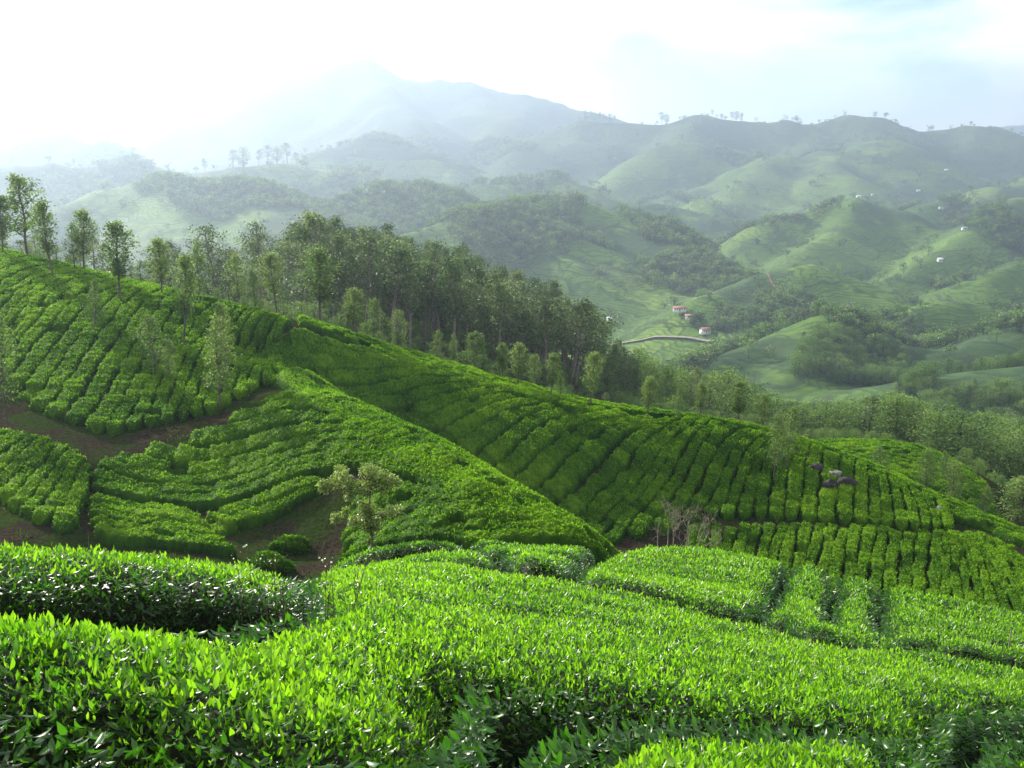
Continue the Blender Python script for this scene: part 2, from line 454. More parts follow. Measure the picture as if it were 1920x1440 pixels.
# far hills: crest lines (u, v, metres ahead), side slope, roundness in metres
RIDGES = [
    ([(1330, 690, 560), (1420, 650, 600), (1500, 620, 640), (1560, 598, 650), (1620, 612, 640), (1690, 650, 620), (1770, 668, 600)], 0.52, 7),
    ([(1560, 598, 650), (1510, 650, 590), (1478, 705, 530)], 0.50, 6),
    ([(1770, 668, 600), (1850, 642, 620), (1920, 616, 650), (2150, 560, 700)], 0.35, 6),
    ([(1780, 712, 460), (1850, 700, 465), (1950, 690, 470), (2150, 670, 480)], 0.30, 6),
    ([(1340, 560, 900), (1380, 540, 930), (1440, 512, 960), (1520, 500, 980), (1600, 525, 960), (1660, 553, 930), (1720, 590, 890)], 0.48, 9),
    ([(1520, 500, 980), (1470, 560, 900), (1430, 600, 840)], 0.45, 9),
    ([(1690, 592, 800), (1740, 571, 820), (1800, 565, 830), (1870, 578, 820)], 0.5, 8),
    ([(745, 447, 1150), (820, 425, 1180), (880, 404, 1200), (930, 388, 1250), (1000, 384, 1300), (1100, 390, 1320), (1180, 404, 1300), (1240, 414, 1280)], 0.5, 10),
    ([(930, 388, 1250), (990, 460, 1150), (1080, 490, 1080), (1180, 560, 1000), (1290, 612, 930)], 0.5, 8),
    ([(1100, 390, 1320), (1250, 455, 1200), (1330, 492, 1120), (1420, 532, 1040)], 0.5, 8),
    ([(880, 404, 1200), (860, 470, 1100), (830, 530, 1000)], 0.5, 9),
    ([(1000, 430, 1220), (1130, 470, 1150), (1240, 540, 1050), (1340, 590, 950)], 0.45, 8),
    ([(1420, 430, 1500), (1540, 402, 1550), (1610, 382, 1560), (1690, 392, 1540), (1750, 430, 1480), (1790, 470, 1430)], 0.5, 12),
    ([(1610, 382, 1560), (1560, 440, 1420), (1490, 485, 1300)], 0.5, 10),
    ([(1690, 520, 1150), (1760, 475, 1250), (1850, 410, 1400), (1920, 372, 1500), (2100, 320, 1600)], 0.5, 10),
    ([(1860, 520, 1050), (1920, 495, 1080), (2100, 460, 1100)], 0.45, 8),
    ([(1740, 388, 1900), (1790, 370, 1950), (1835, 388, 1900)], 0.5, 12),
    ([(600, 390, 1550), (650, 370, 1600), (700, 358, 1620), (790, 347, 1650), (850, 368, 1600), (890, 395, 1550)], 0.5, 12),
    ([(700, 358, 1620), (690, 420, 1450), (640, 460, 1350)], 0.45, 12),
    ([(90, 400, 1500), (200, 352, 1600), (290, 338, 1650), (350, 355, 1600), (420, 348, 1600), (470, 354, 1600), (560, 387, 1500), (620, 420, 1400)], 0.48, 14),
    ([(290, 338, 1650), (330, 420, 1420), (380, 470, 1250)], 0.45, 14),
    ([(470, 354, 1600), (540, 420, 1400)], 0.45, 14),
    ([(-200, 310, 2300), (0, 312, 2300), (150, 315, 2300), (260, 308, 2350), (330, 317, 2350), (400, 321, 2350), (560, 311, 2400), (680, 322, 2400), (760, 342, 2300)], 0.42, 16),
    ([(590, 283, 3000), (700, 262, 3100), (780, 284, 3050), (860, 302, 3000), (950, 330, 2900)], 0.42, 20),
    ([(980, 290, 3200), (1010, 276, 3250), (1070, 264, 3300), (1130, 272, 3250), (1220, 300, 3200)], 0.42, 20),
    ([(1240, 368, 2500), (1370, 322, 2700), (1430, 305, 2800), (1540, 292, 2900), (1650, 282, 2950), (1700, 306, 2850), (1750, 345, 2700)], 0.45, 16),
    ([(1430, 305, 2800), (1370, 350, 2450), (1300, 390, 2150)], 0.45, 16),
    ([(1540, 292, 2900), (1600, 350, 2400), (1590, 372, 2100)], 0.45, 16),
    ([(900, 350, 2200), (960, 345, 2200), (1030, 337, 2250), (1090, 353, 2200)], 0.42, 16),
    ([(1190, 385, 1900), (1245, 371, 1950), (1300, 395, 1900)], 0.45, 14),
    ([(150, 300, 5016), (300, 225, 5016), (420, 174, 5016), (560, 136, 5016), (690, 119, 5016), (760, 144, 4940), (800, 155, 4940), (880, 147, 4864), (960, 175, 4712), (1050, 190, 4560), (1120, 212, 4408), (1250, 260, 4180)], 0.5, 25),
    ([(690, 119, 5016), (740, 200, 4256), (800, 255, 3572)], 0.45, 30),
    ([(880, 147, 4864), (960, 220, 4104), (1010, 270, 3420)], 0.45, 30),
    ([(950, 262, 3572), (1090, 216, 3496), (1160, 231, 3420), (1210, 237, 3420), (1260, 230, 3420), (1320, 221, 3420), (1390, 226, 3420), (1430, 235, 3420), (1470, 232, 3420), (1500, 238, 3420), (1550, 226, 3420),
      (1600, 219, 3420), (1650, 230, 3420), (1720, 248, 3420), (1800, 240, 3420), (1860, 241, 3344), (1920, 256, 3268), (2150, 300, 3040)], 0.45, 14),
    ([(1320, 221, 3420), (1280, 270, 2964), (1260, 310, 3400)], 0.42, 22),
    ([(1600, 219, 3420), (1650, 260, 2964), (1740, 300, 3400)], 0.42, 22),
    ([(1860, 241, 3344), (1840, 300, 3500), (1830, 340, 2900)], 0.42, 22),
    ([(2100, 300, 2600), (1960, 330, 2500), (1860, 355, 2300)], 0.42, 16),
    ([(-250, 225, 3496), (0, 240, 3496), (60, 245, 3496), (150, 263, 3420), (230, 300, 3268)], 0.45, 25),
    ([(1700, 255, 7220), (1830, 241, 7220), (1900, 238, 7220), (2200, 225, 7220)], 0.5, 30),
]
RP = [(at(*np.array(r[0], float).T), r[1], r[2]) for r in RIDGES]
BASE_Y = [0, 250, 350, 490, 600, 950, 1500, 2500, 3400, 5400, 9000]
BASE_Z = [-72, -78, -102, -138, -152, -180, -182, -150, -60, 60, 60]


def far_h(x, y):
    shp = np.shape(x)
    x, y = np.ravel(x).astype(float), np.ravel(y).astype(float)
    wx = x + 0.020 * y * fbm(x / 260, y / 260, 3, 31) * 1.2
    wy = y + 0.020 * y * fbm(x / 260, y / 260, 3, 57) * 1.2
    base = np.interp(y, BASE_Y, BASE_Z) + CAMZ + 0.012 * np.clip(y, 0, 3000) * fbm(x / 300, y / 300, 3, 91)
    hs = base.copy()
    k = 3.0 + 0.003 * np.clip(y, 0, 3000)
    for P3, s, r in RP:
        s = s * 1.18
        best = np.full(len(x), -1e9)
        pad = (P3[:, 2].max() + 260) / s + 100
        sel = (wx > P3[:, 0].min() - pad) & (wx < P3[:, 0].max() + pad) & (wy > P3[:, 1].min() - pad) & (wy < P3[:, 1].max() + pad)
        if not sel.any():
            continue
        X, Y = wx[sel], wy[sel]
        x0, y0 = x[sel], y[sel]
        b = np.full(len(X), -1e9)
        for A, B in zip(P3[:-1], P3[1:]):
            d = B - A
            L2 = d[0] ** 2 + d[1] ** 2
            # on the crest itself the warp is off, so the skyline keeps its surveyed place
            t0 = np.clip(((x0 - A[0]) * d[0] + (y0 - A[1]) * d[1]) / L2, 0, 1)
            dd0 = np.hypot(x0 - A[0] - t0 * d[0], y0 - A[1] - t0 * d[1])
            wgt = np.clip(dd0 / (6 * r + 1), 0, 1)
            xx, yy = x0 + (X - x0) * wgt, y0 + (Y - y0) * wgt
            t = np.clip(((xx - A[0]) * d[0] + (yy - A[1]) * d[1]) / L2, 0, 1)
            dist = np.hypot(xx - A[0] - t * d[0], yy - A[1] - t * d[1])
            hh = A[2] + t * d[2] - (np.sqrt((s * dist) ** 2 + r * r) - r)
            b = np.maximum(b, hh)
        best[sel] = b
        m = np.maximum(hs, best)
        kk = k
        hs = m + kk * np.log1p(np.exp(-np.abs(hs - best) / kk)) * np.where(np.abs(hs - best) < 8 * kk, 1, 0) - 0.0
    amp = 0.0035 * np.clip(y, 0, 5000)
    ridged = 1 - np.abs(fbm(x / (0.09 * np.clip(y, 600, 5000) + 60), y / (0.09 * 2500 + 60), 4, 5))
    wl_ = 150 + 0.05 * np.clip(y, 0, 6000)
    rdg = 1 - np.abs(fbm((x + 0.35 * y) / wl_, (y - 0.2 * x) / wl_, 3, 205)) * 1.9
    hs = hs + amp * (fbm(x / 130, y / 130, 4, 12) * 0.9) + (0.011 * np.clip(y - 350, 0, 2600)) * (np.sqrt(np.clip(rdg, -1, 1) ** 2 + 0.02) * np.sign(rdg) - 0.55) * 0.9
    return hs.reshape(shp)


# stitch: the near fit is told where the far hills begin
gx, gy = np.meshgrid(np.linspace(-260, 260, 9), [340., 400.])
fz = far_h(gx, gy)
pts = np.vstack([pts, np.c_[gx.ravel(), gy.ravel(), fz.ravel()]])
near_fit = tps_fit(pts[:, :2], pts[:, 2])


def near_h(x, y):
    return near_fit(x, y)


def H(x, y):
    x, y = np.asarray(x, float), np.asarray(y, float)
    w = np.clip((y - 300) / 80, 0, 1)
    w = np.maximum(w, np.clip((np.abs(x) - 200) / 80, 0, 1))
    w = w * w * (3 - 2 * w)
    out = np.empty(np.broadcast(x, y).shape)
    x, y = np.broadcast_to(x, out.shape), np.broadcast_to(y, out.shape)
    w = np.broadcast_to(w, out.shape)
    out[...] = 0
    a, b = w < 1, w > 0
    if a.any():
        out[a] += (1 - w[a]) * near_h(x[a], y[a])
    if b.any():
        out[b] += w[b] * far_h(x[b], y[b])
    return out


def ground_at(u, v, y0=120.0, y1=5000.0):
    """first point of the land met by the line of sight at u, v"""
    Y = np.geomspace(y0, y1, 1500)
    p = at(np.full(1500, float(u)), np.full(1500, float(v)), Y)
    k = np.argmax(H(p[:, 0], p[:, 1]) > p[:, 2])
    return p[k]


# the sheet of ground, a fan of rows from just behind the photographer to the horizon
NA, NR = 470, 600
ang = np.radians(np.linspace(-47, 47, NA))
rad = np.concatenate([np.linspace(1.0, 40, 70), 40 * (8200 / 40.0) ** (np.linspace(0, 1, NR - 70 + 1)[1:])])
APEX = -16.0
A2, R2 = np.meshgrid(ang, rad)
gxx, gyy = R2 * np.tan(A2), APEX + R2
gzz = H(gxx, gyy)
# fine relief of bare earth near by
gzz += np.where(gyy < 300, 0.10 * fbm(gxx / 3, gyy / 3, 3, 3), 0)


def sheet(name, r0, r1, mat):
    n = r1 - r0
    V = np.stack([gxx[r0:r1], gyy[r0:r1], gzz[r0:r1]], -1).reshape(-1, 3)
    i, j = np.meshgrid(np.arange(n - 1), np.arange(NA - 1), indexing='ij')
    a = (i * NA + j).ravel()
    F = np.c_[a, a + 1, a + NA + 1, a + NA]
    o = link(name, mesh_np(name, V, F, smooth=True), mat)
    o['kind'] = 'structure'
    return o


r_a = int(np.searchsorted(rad, 290 - APEX))
r_b = int(np.searchsorted(rad, 2950 - APEX))
sheet('ground', 0, r_a + 1, M_GROUND)
sheet('valley_hills', r_a, r_b + 1, M_HILL)
sheet('mountains', r_b, len(rad), M_MOUNT)

# ------------------------------------------------------------------ tea rows on the near hills
def pix_depth(anchors):
    """metres ahead at a picture position, for one hill"""
    A = np.array(anchors, float)
    q = A[:, :2] / 400.0
    d2 = ((q[:, None] - q[None]) ** 2).sum(-1)
    n = len(q)
    K = np.where(d2 > 0, 0.5 * d2 * np.log(d2 + 1e-12), 0) + 2e-3 * np.eye(n)
    Pm = np.c_[np.ones(n), q]
    w = np.linalg.solve(np.block([[K, Pm], [Pm.T, np.zeros((3, 3))]]), np.r_[1 / A[:, 2], 0, 0, 0])

    def f(u, v):
        x = np.stack([u, v], -1) / 400.0
        d2 = ((x[..., None, :] - q) ** 2).sum(-1)
        return 1 / ((0.5 * d2 * np.log(d2 + 1e-12)) @ w[:n] + w[n] + w[n + 1] * x[..., 0] + w[n + 2] * x[..., 1])
    return f


def resample(P, n):
    P = np.asarray(P, float)
    d = np.r_[0, np.cumsum(np.hypot(*np.diff(P[:, :2], axis=0).T))]
    s = np.linspace(0, d[-1], n)
    return np.stack([np.interp(s, d, P[:, k]) for k in range(P.shape[1])], -1)


def smooth_poly(P, it=3):
    for _ in range(it):
        Q = P.copy()
        Q[1:-1] = 0.25 * P[:-2] + 0.5 * P[1:-1] + 0.25 * P[2:]
        P = Q
    return P


row_count = 0
ONES = 'first second third fourth fifth sixth seventh eighth ninth tenth eleventh twelfth thirteenth fourteenth fifteenth sixteenth seventeenth eighteenth nineteenth'.split()


def ordinal(k):
    if k < 20: return ONES[k - 1]
    t = {2: 'twent', 3: 'thirt', 4: 'fort'}[k // 10]
    return t + 'ieth' if k % 10 == 0 else t + 'y-' + ONES[k % 10 - 1]



def tea_row(cl, width, label, group, height=0.8, step=0.2, m=9, seed=0, jit=0.03, dens=165, lsize=0.15):
    """one clipped hedge of tea along the centre line cl (x, y); width may vary along it"""
    global row_count
    r = np.random.default_rng(seed + 1000)
    L = np.hypot(*np.diff(cl, axis=0).T).sum()
    n = max(6, int(L / step))
    C = smooth_poly(resample(cl, n), 4)
    W = np.interp(np.linspace(0, 1, n), np.linspace(0, 1, len(width)), width)
    s = np.linspace(0, L, n)
    T = np.gradient(C, axis=0)
    T /= np.maximum(np.hypot(T[:, 0], T[:, 1]), 1e-6)[:, None]
    N = np.c_[-T[:, 1], T[:, 0]]
    # single bushes grown together: swellings with nicks between
    ph = np.cumsum(np.where(np.arange(n) == 0, 0, 1) * (L / max(n - 1, 1)) / (1.15 + 0.35 * fbm(s / 3.0, s * 0 + seed, 2, 5)))
    nick = np.abs(np.sin(math.pi * (ph + r.random())))
    bush = hash2(np.floor(ph), np.floor(ph) * 0 + seed, 9)
    bul = 0.84 + 0.16 * np.minimum(1, nick * 1.9)
    bw = bul * (0.94 + 0.22 * (bush - 0.5) + 0.16 * fbm(s / 0.8, s * 0 + seed * 3, 2, 8))
    bh = (0.86 + 0.14 * np.minimum(1, nick * 2.6)) * (0.97 + 0.24 * (bush - 0.5)) * np.where(hash2(np.floor(ph), np.floor(ph) * 0 + seed, 23) < 0.03, 0.45, 1.0)
    off = 0.17 * fbm(s / 1.7, s * 0 + seed * 7, 2, 15)
    endf = np.clip(np.minimum(s, L - s) / 0.45, 0, 1) ** 0.5
    q = np.linspace(-1, 1, m)
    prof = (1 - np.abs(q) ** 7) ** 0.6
    q = np.sign(q) * np.abs(q) ** 0.8
    X = C[:, None, 0] + N[:, None, 0] * (q * (W * bw * endf)[:, None] * 0.5 + off[:, None])
    Y = C[:, None, 1] + N[:, None, 1] * (q * (W * bw * endf)[:, None] * 0.5 + off[:, None])
    g = H(X, Y)
    Z = g - 0.12 + (height * bh * endf)[:, None] * prof
    V = np.stack([X, Y, Z], -1)
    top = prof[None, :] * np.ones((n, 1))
    V[..., :2] += r.normal(0, jit, V[..., :2].shape)
    V[..., 2] += r.normal(0, jit * 1.1, V.shape[:2]) * (0.3 + 0.7 * top) + 0.05 * fbm(X / 0.5, Y / 0.5, 2, 77)
    tint = 0.02 + 0.46 * top ** 2 + 0.22 * (r.random((n, m)) - 0.5) + 0.30 * (bush[:, None] - 0.5) + 0.25 * fbm(X / 5, Y / 5, 2, 44)  # lit tops and shaded sides put into the shell colour
    i, j = np.meshgrid(np.arange(n - 1), np.arange(m - 1), indexing='ij')
    a = (i * m + j).ravel()
    F = np.c_[a, a + 1, a + m + 1, a + m]
    F = np.vstack([F[:, [0, 1, 2]], F[:, [0, 2, 3]]])
    Vf, tf = V.reshape(-1, 3), np.clip(tint, 0, 1).ravel()
    # leafy shoots standing out of the clipped surface
    nl = int(dens * L * float(np.mean(W)))
    fi = r.integers(0, len(F), nl)
    ab = r.dirichlet((1, 1, 1), nl)
    P = (Vf[F[fi]] * ab[..., None]).sum(1)
    tp = (tf[F[fi]] * ab).sum(1)
    az, el = r.random(nl) * 2 * math.pi, np.radians(r.uniform(5, 70, nl))
    d = np.c_[np.cos(az) * np.cos(el), np.sin(az) * np.cos(el), np.sin(el)]
    sd = np.cross(d, r.normal(0, 1, (nl, 3))); sd /= np.linalg.norm(sd, axis=1)[:, None]
    ln = (lsize * r.uniform(0.6, 1.3, nl))[:, None]
    Q = np.stack([P - d * ln * 0.25 + sd * ln * 0.05, P + d * ln * 0.35 + sd * ln * 0.40, P + d * ln], 1).reshape(-1, 3)
    b = len(Vf) + 3 * np.arange(nl)
    F = np.vstack([F, np.c_[b, b + 1, b + 2]])
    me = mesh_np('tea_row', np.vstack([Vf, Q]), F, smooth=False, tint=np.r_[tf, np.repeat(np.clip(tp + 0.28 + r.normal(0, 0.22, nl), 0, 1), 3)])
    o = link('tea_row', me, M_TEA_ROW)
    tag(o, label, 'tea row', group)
    row_count += 1
    return o


def tea_patch(guides, counts, anchors, label, group, ext=(0, 0), fill=1.10, **kw):
    fd = pix_depth(anchors)
    G = []
    for gd in guides:
        gd = np.array(gd, float)
        p = at(gd[:, 0], gd[:, 1], fd(gd[:, 0], gd[:, 1]))[:, :2]
        if ext[0]:
            d = p[0] - p[1]; p = np.vstack([p[0] + d / np.hypot(*d) * ext[0], p])
        if ext[1]:
            d = p[-1] - p[-2]; p = np.vstack([p, p[-1] + d / np.hypot(*d) * ext[1]])
        G.append(smooth_poly(resample(p, 40), 6))
    lines = []
    for k, c in enumerate(counts):
        for j in range(c):
            t = (j + 0.5) / c
            lines.append(G[k] * (1 - t) + G[k + 1] * t)
    lines = np.array(lines)
    for k, cl in enumerate(lines):
        lab = label % ordinal(k + 1) if '%s' in label else label
        d = []
        for kk in (k - 1, k + 1):
            if 0 <= kk < len(lines):
                D = np.hypot(cl[:, None, 0] - lines[kk][None, :, 0], cl[:, None, 1] - lines[kk][None, :, 1]).min(1)
                d.append(D)
        w = np.clip(np.mean(d, 0) * fill, 0.65, 2.6) if d else np.full(40, 1.3)
        tea_row(cl, w, lab, group, seed=row_count * 13 + 1, **kw)


tea_patch([[(-170, 770), (-90, 690), (0, 600), (70, 548), (140, 512)],
           [(0, 700), (38, 655), (88, 606), (140, 560), (195, 531)],
           [(85, 778), (122, 723), (175, 655), (228, 597), (275, 552)],
           [(195, 818), (233, 750), (265, 698), (300, 645), (345, 570)],
           [(296, 794), (330, 718), (359, 660), (385, 622), (420, 590)],
           [(404, 770), (425, 716), (445, 665), (465, 632), (488, 610)],
           [(510, 708), (510, 690), (510, 668), (520, 648), (532, 628)]],
          [5, 4, 3, 3, 4, 4], HILL_LEFT, '%s tea hedge from the left running up the left hillside under shade trees', 'tea rows on the left hillside', ext=(0, 2.5))
tea_patch([[(-240, 640), (-120, 560), (-20, 490)], [(-170, 770), (-90, 690), (0, 600), (70, 548), (140, 512)]], [6], HILL_LEFT,
          '%s tea hedge from the far left corner of the left hillside', 'tea rows at the left edge', ext=(0, 2.5))
N_LAB = '%s tea hedge from the top curving round the low spur behind the young tree'
tea_patch([[(520, 752), (560, 748), (612, 764), (650, 787)],
           [(392, 819), (455, 816), (540, 795), (640, 796), (712, 826)],
           [(225, 864), (340, 877), (450, 870), (560, 838), (660, 828), (785, 866)],
           [(170, 892), (300, 912), (400, 914), (520, 882), (640, 862), (760, 876), (860, 910)],
           [(168, 928), (290, 938), (370, 962), (450, 944), (560, 908), (680, 892), (800, 908), (935, 950)]],
          [2, 2, 2, 2], HILL_NOSE, N_LAB, 'tea rows on the low spur', ext=(0, 2.2))
RID = at(*np.array(HILL_NOSE[:8], float).T)[:, :2]
RT = np.gradient(RID, axis=0); RT /= np.linalg.norm(RT, axis=1)[:, None]
RN = np.c_[RT[:, 1], -RT[:, 0]]
RN *= np.sign(RN[:, 0:1])
for k, off in enumerate((-0.7, 0.55, 1.8, 3.0, 4.2)):
    tea_row(smooth_poly(resample(RID + RN * off, 40), 5), np.full(40, 1.3), '%s tea hedge along the bright ridge line of the low spur' % ordinal(k + 1), 'tea rows along the spur ridge', seed=7000 + k)
tea_patch([[(168, 940), (280, 950), (375, 975)], [(168, 970), (290, 985), (400, 1012)], [(180, 1018), (300, 1028), (450, 1058)]],
          [2, 3], HILL_NOSE, '%s sunlit tea hedge from the top on the low spur left of the gully', 'sunlit tea rows by the gully')
tea_patch([[(660, 925), (760, 922), (870, 940), (965, 965)], [(655, 970), (760, 962), (880, 968), (1020, 998)], [(640, 1015), (760, 1000), (900, 1000), (1070, 1024)], [(660, 1050), (760, 1045), (900, 1045), (1090, 1040)]],
          [2, 2, 2], HILL_NOSE, '%s tea hedge from the top on the low spur right of the young tree', 'tea rows right of the young tree', ext=(0, 2.2))
tea_patch([[(385, 978), (455, 955), (545, 925), (610, 910)], [(395, 1005), (470, 985), (560, 962), (600, 945)]], [2], HILL_NOSE,
          '%s short tea hedge from the top just above the bare dirt gully', 'short tea rows above the gully')
C_LAB = '%s tea hedge from the left on the main slope above the dirt path'
tea_patch([[(545, 668), (600, 662), (660, 660), (700, 668)],
           [(572, 713), (664, 708), (755, 700), (830, 708)],
           [(640, 757), (720, 748), (800, 730), (900, 730)],
           [(715, 805), (790, 782), (870, 762), (960, 746)],
           [(790, 858), (860, 828), (950, 785), (1030, 766)],
           [(870, 908), (960, 855), (1030, 805), (1100, 787)],
           [(960, 955), (1030, 900), (1100, 845), (1150, 810), (1185, 804)],
           [(1045, 995), (1085, 965), (1155, 913), (1210, 845), (1250, 812)],
           [(1135, 1010), (1172, 958), (1220, 922), (1248, 868), (1286, 817)],
           [(1228, 985), (1262, 938), (1290, 894), (1312, 846), (1330, 822)],
           [(1330, 952), (1347, 915), (1370, 865), (1395, 836)],
           [(1412, 955), (1418, 910), (1432, 870), (1450, 846)],
           [(1500, 960), (1502, 920), (1507, 885), (1512, 864)],
           [(1600, 966), (1602, 945), (1605, 922), (1606, 902)],
           [(1700, 980), (1698, 965), (1692, 948), (1688, 932)],
           [(1785, 985), (1785, 980), (1782, 975), (1778, 966)]],
          [3, 2, 2, 2, 2, 2, 2, 3, 2, 2, 3, 3, 3, 4, 4], HILL_MAIN, C_LAB, 'tea rows on the main slope', ext=(2.0, 3.5))
CR = at(*np.array(HILL_MAIN[:15], float).T)[:, :2]
CT = np.gradient(CR, axis=0); CT /= np.linalg.norm(CT, axis=1)[:, None]
CN = np.c_[-CT[:, 1], CT[:, 0]]
CN *= np.sign(CN[:, 1:2])
for k, off in enumerate((0.7, 2.1)):
    tea_row(smooth_poly(resample((CR + CN * off)[:6], 40), 5), np.full(40, 1.5), '%s tea hedge on top of the upper main crest beside the crest track' % ordinal(k + 1), 'tea rows on the upper main crest', seed=7300 + k)
for k, off in enumerate((3.6, 4.9, 6.2)):
    tea_row(smooth_poly(resample(CR + CN * off, 90), 8), np.full(40, 1.4), '%s tea hedge along the back of the main crest' % ordinal(k + 1), 'tea rows behind the main crest', seed=7100 + k)
for k, off in enumerate((-0.6, 0.8, 2.2)):
    tea_row(smooth_poly(resample((CR + CN * off)[11:], 40), 5), np.full(40, 1.4), '%s tea hedge on the right end of the main crest above the path' % ordinal(k + 1), 'tea rows at the right end of the main crest', seed=7200 + k)
tea_patch([[(1290, 985), (1285, 1010), (1280, 1045)],
           [(1480, 988), (1464, 1045), (1455, 1085)],
           [(1620, 993), (1607, 1050), (1600, 1115)],
           [(1770, 1006), (1765, 1060), (1760, 1135)],
           [(1800, 1008), (1832, 1070), (1850, 1155)],
           [(1840, 1000), (1900, 1080), (1950, 1165)],
           [(1890, 1020), (1985, 1090), (2060, 1165)]],
          [8, 6, 6, 4, 4, 4], HILL_LOW, '%s tea hedge from the left running straight down below the dirt path', 'tea rows below the path', ext=(0, 1.5))
tea_patch([[(-130, 905), (-60, 855), (0, 822), (25, 815)], [(0, 940), (50, 888), (80, 860), (100, 838)], [(60, 985), (100, 925), (125, 885), (150, 862)], [(128, 1010), (146, 958), (160, 925), (172, 880)]],
          [5, 3, 2], HILL_CORNER, '%s short tea hedge from the left in the corner block beside the track', 'tea rows in the corner block')
tea_patch([[(1470, 836), (1600, 832), (1700, 840), (1775, 862), (1850, 915)],
           [(1500, 850), (1600, 856), (1700, 878), (1790, 915), (1880, 975)],
           [(1560, 880), (1650, 898), (1750, 938), (1850, 980), (1960, 1040)],
           [(1600, 898), (1700, 932), (1800, 975), (1900, 1024), (2000, 1080)]],
          [7, 6, 5], KNOLL, '%s fine tea row from the top of the knoll behind the main slope', 'tea rows on the knoll', step=0.3, m=7, height=0.7, jit=0.05, dens=70, lsize=0.18)

# ------------------------------------------------------------------ air
def haze_box():
    x0, x1, y0, y1, z0, z1 = -11500, 11500, -300, 10500, -300, 300
    z0 = min(z0, float(gzz.min()) - 5); z1 = max(z1, float(gzz.max()) + 30)
    x0, x1 = float(gxx.min()) - 50, float(gxx.max()) + 50
    y1 = float(gyy.max()) + 50
    V = np.array([(x, y, z) for z in (z0, z1) for y in (y0, y1) for x in (x0, x1)])
    F = np.array([(0, 2, 3, 1), (4, 5, 7, 6), (0, 1, 5, 4), (2, 6, 7, 3), (0, 4, 6, 2), (1, 3, 7, 5)])
    m, n, l, out = new_mat('valley_air')
    pv = n.new('ShaderNodeVolumePrincipled')
    pv.inputs['Color'].default_value = (0.56, 0.70, 0.90, 1)
    pv.inputs['Density'].default_value = HAZE_DENSITY
    pv.inputs['Anisotropy'].default_value = HAZE_G
    l.new(pv.outputs[0], out.inputs['Volume'])
    o = link('haze', mesh_np('haze', V, F), m)
    o['kind'] = 'stuff'


haze_box()

# ------------------------------------------------------------------ trees
def tube(path, radii, sides=6):
    path = np.asarray(path, float)
    n = len(path)
    T = np.gradient(path, axis=0)
    T /= np.maximum(np.linalg.norm(T, axis=1), 1e-9)[:, None]
    ref = np.where(np.abs(T[:, 2:3]) > 0.9, [[1.0, 0, 0]], [[0, 0, 1.0]])
    A = np.cross(T, ref); A /= np.linalg.norm(A, axis=1)[:, None]
    B = np.cross(T, A)
    a = np.linspace(0, 2 * math.pi, sides, endpoint=False)
    V = path[:, None] + (A[:, None] * np.cos(a)[None, :, None] + B[:, None] * np.sin(a)[None, :, None]) * np.asarray(radii)[:, None, None]
    i, j = np.meshgrid(np.arange(n - 1), np.arange(sides), indexing='ij')
    p, q = (i * sides + j).ravel(), (i * sides + (j + 1) % sides).ravel()
    F = np.vstack([np.c_[p, q, q + sides], np.c_[p, q + sides, p + sides]])
    return V.reshape(-1, 3), F


def join(parts):
    V, F, b = [], [], 0
    for v, f in parts:
        V.append(v); F.append(f + b); b += len(v)
    return np.vstack(V), np.vstack(F)


def leaves(P, size, r, droop=0.0, aspect=0.42, up=0.0):
    """one folded four-cornered leaf at each point"""
    n = len(P)
    d = r.normal(0, 1, (n, 3)); d[:, 2] = d[:, 2] * 0.7 - droop + up
    d /= np.linalg.norm(d, axis=1)[:, None]
    s = np.cross(d, r.normal(0, 1, (n, 3))); s /= np.linalg.norm(s, axis=1)[:, None]
    k = np.cross(d, s)
    L = (size * r.uniform(0.6, 1.3, n))[:, None]
    Q = np.stack([P, P + d * L * 0.45 + s * L * aspect * 0.5 + k * L * 0.06, P + d * L, P + d * L * 0.45 - s * L * aspect * 0.5 + k * L * 0.06], 1).reshape(-1, 3)
    b = 4 * np.arange(n)
    return Q, np.vstack([np.c_[b, b + 1, b + 2], np.c_[b, b + 2, b + 3]])


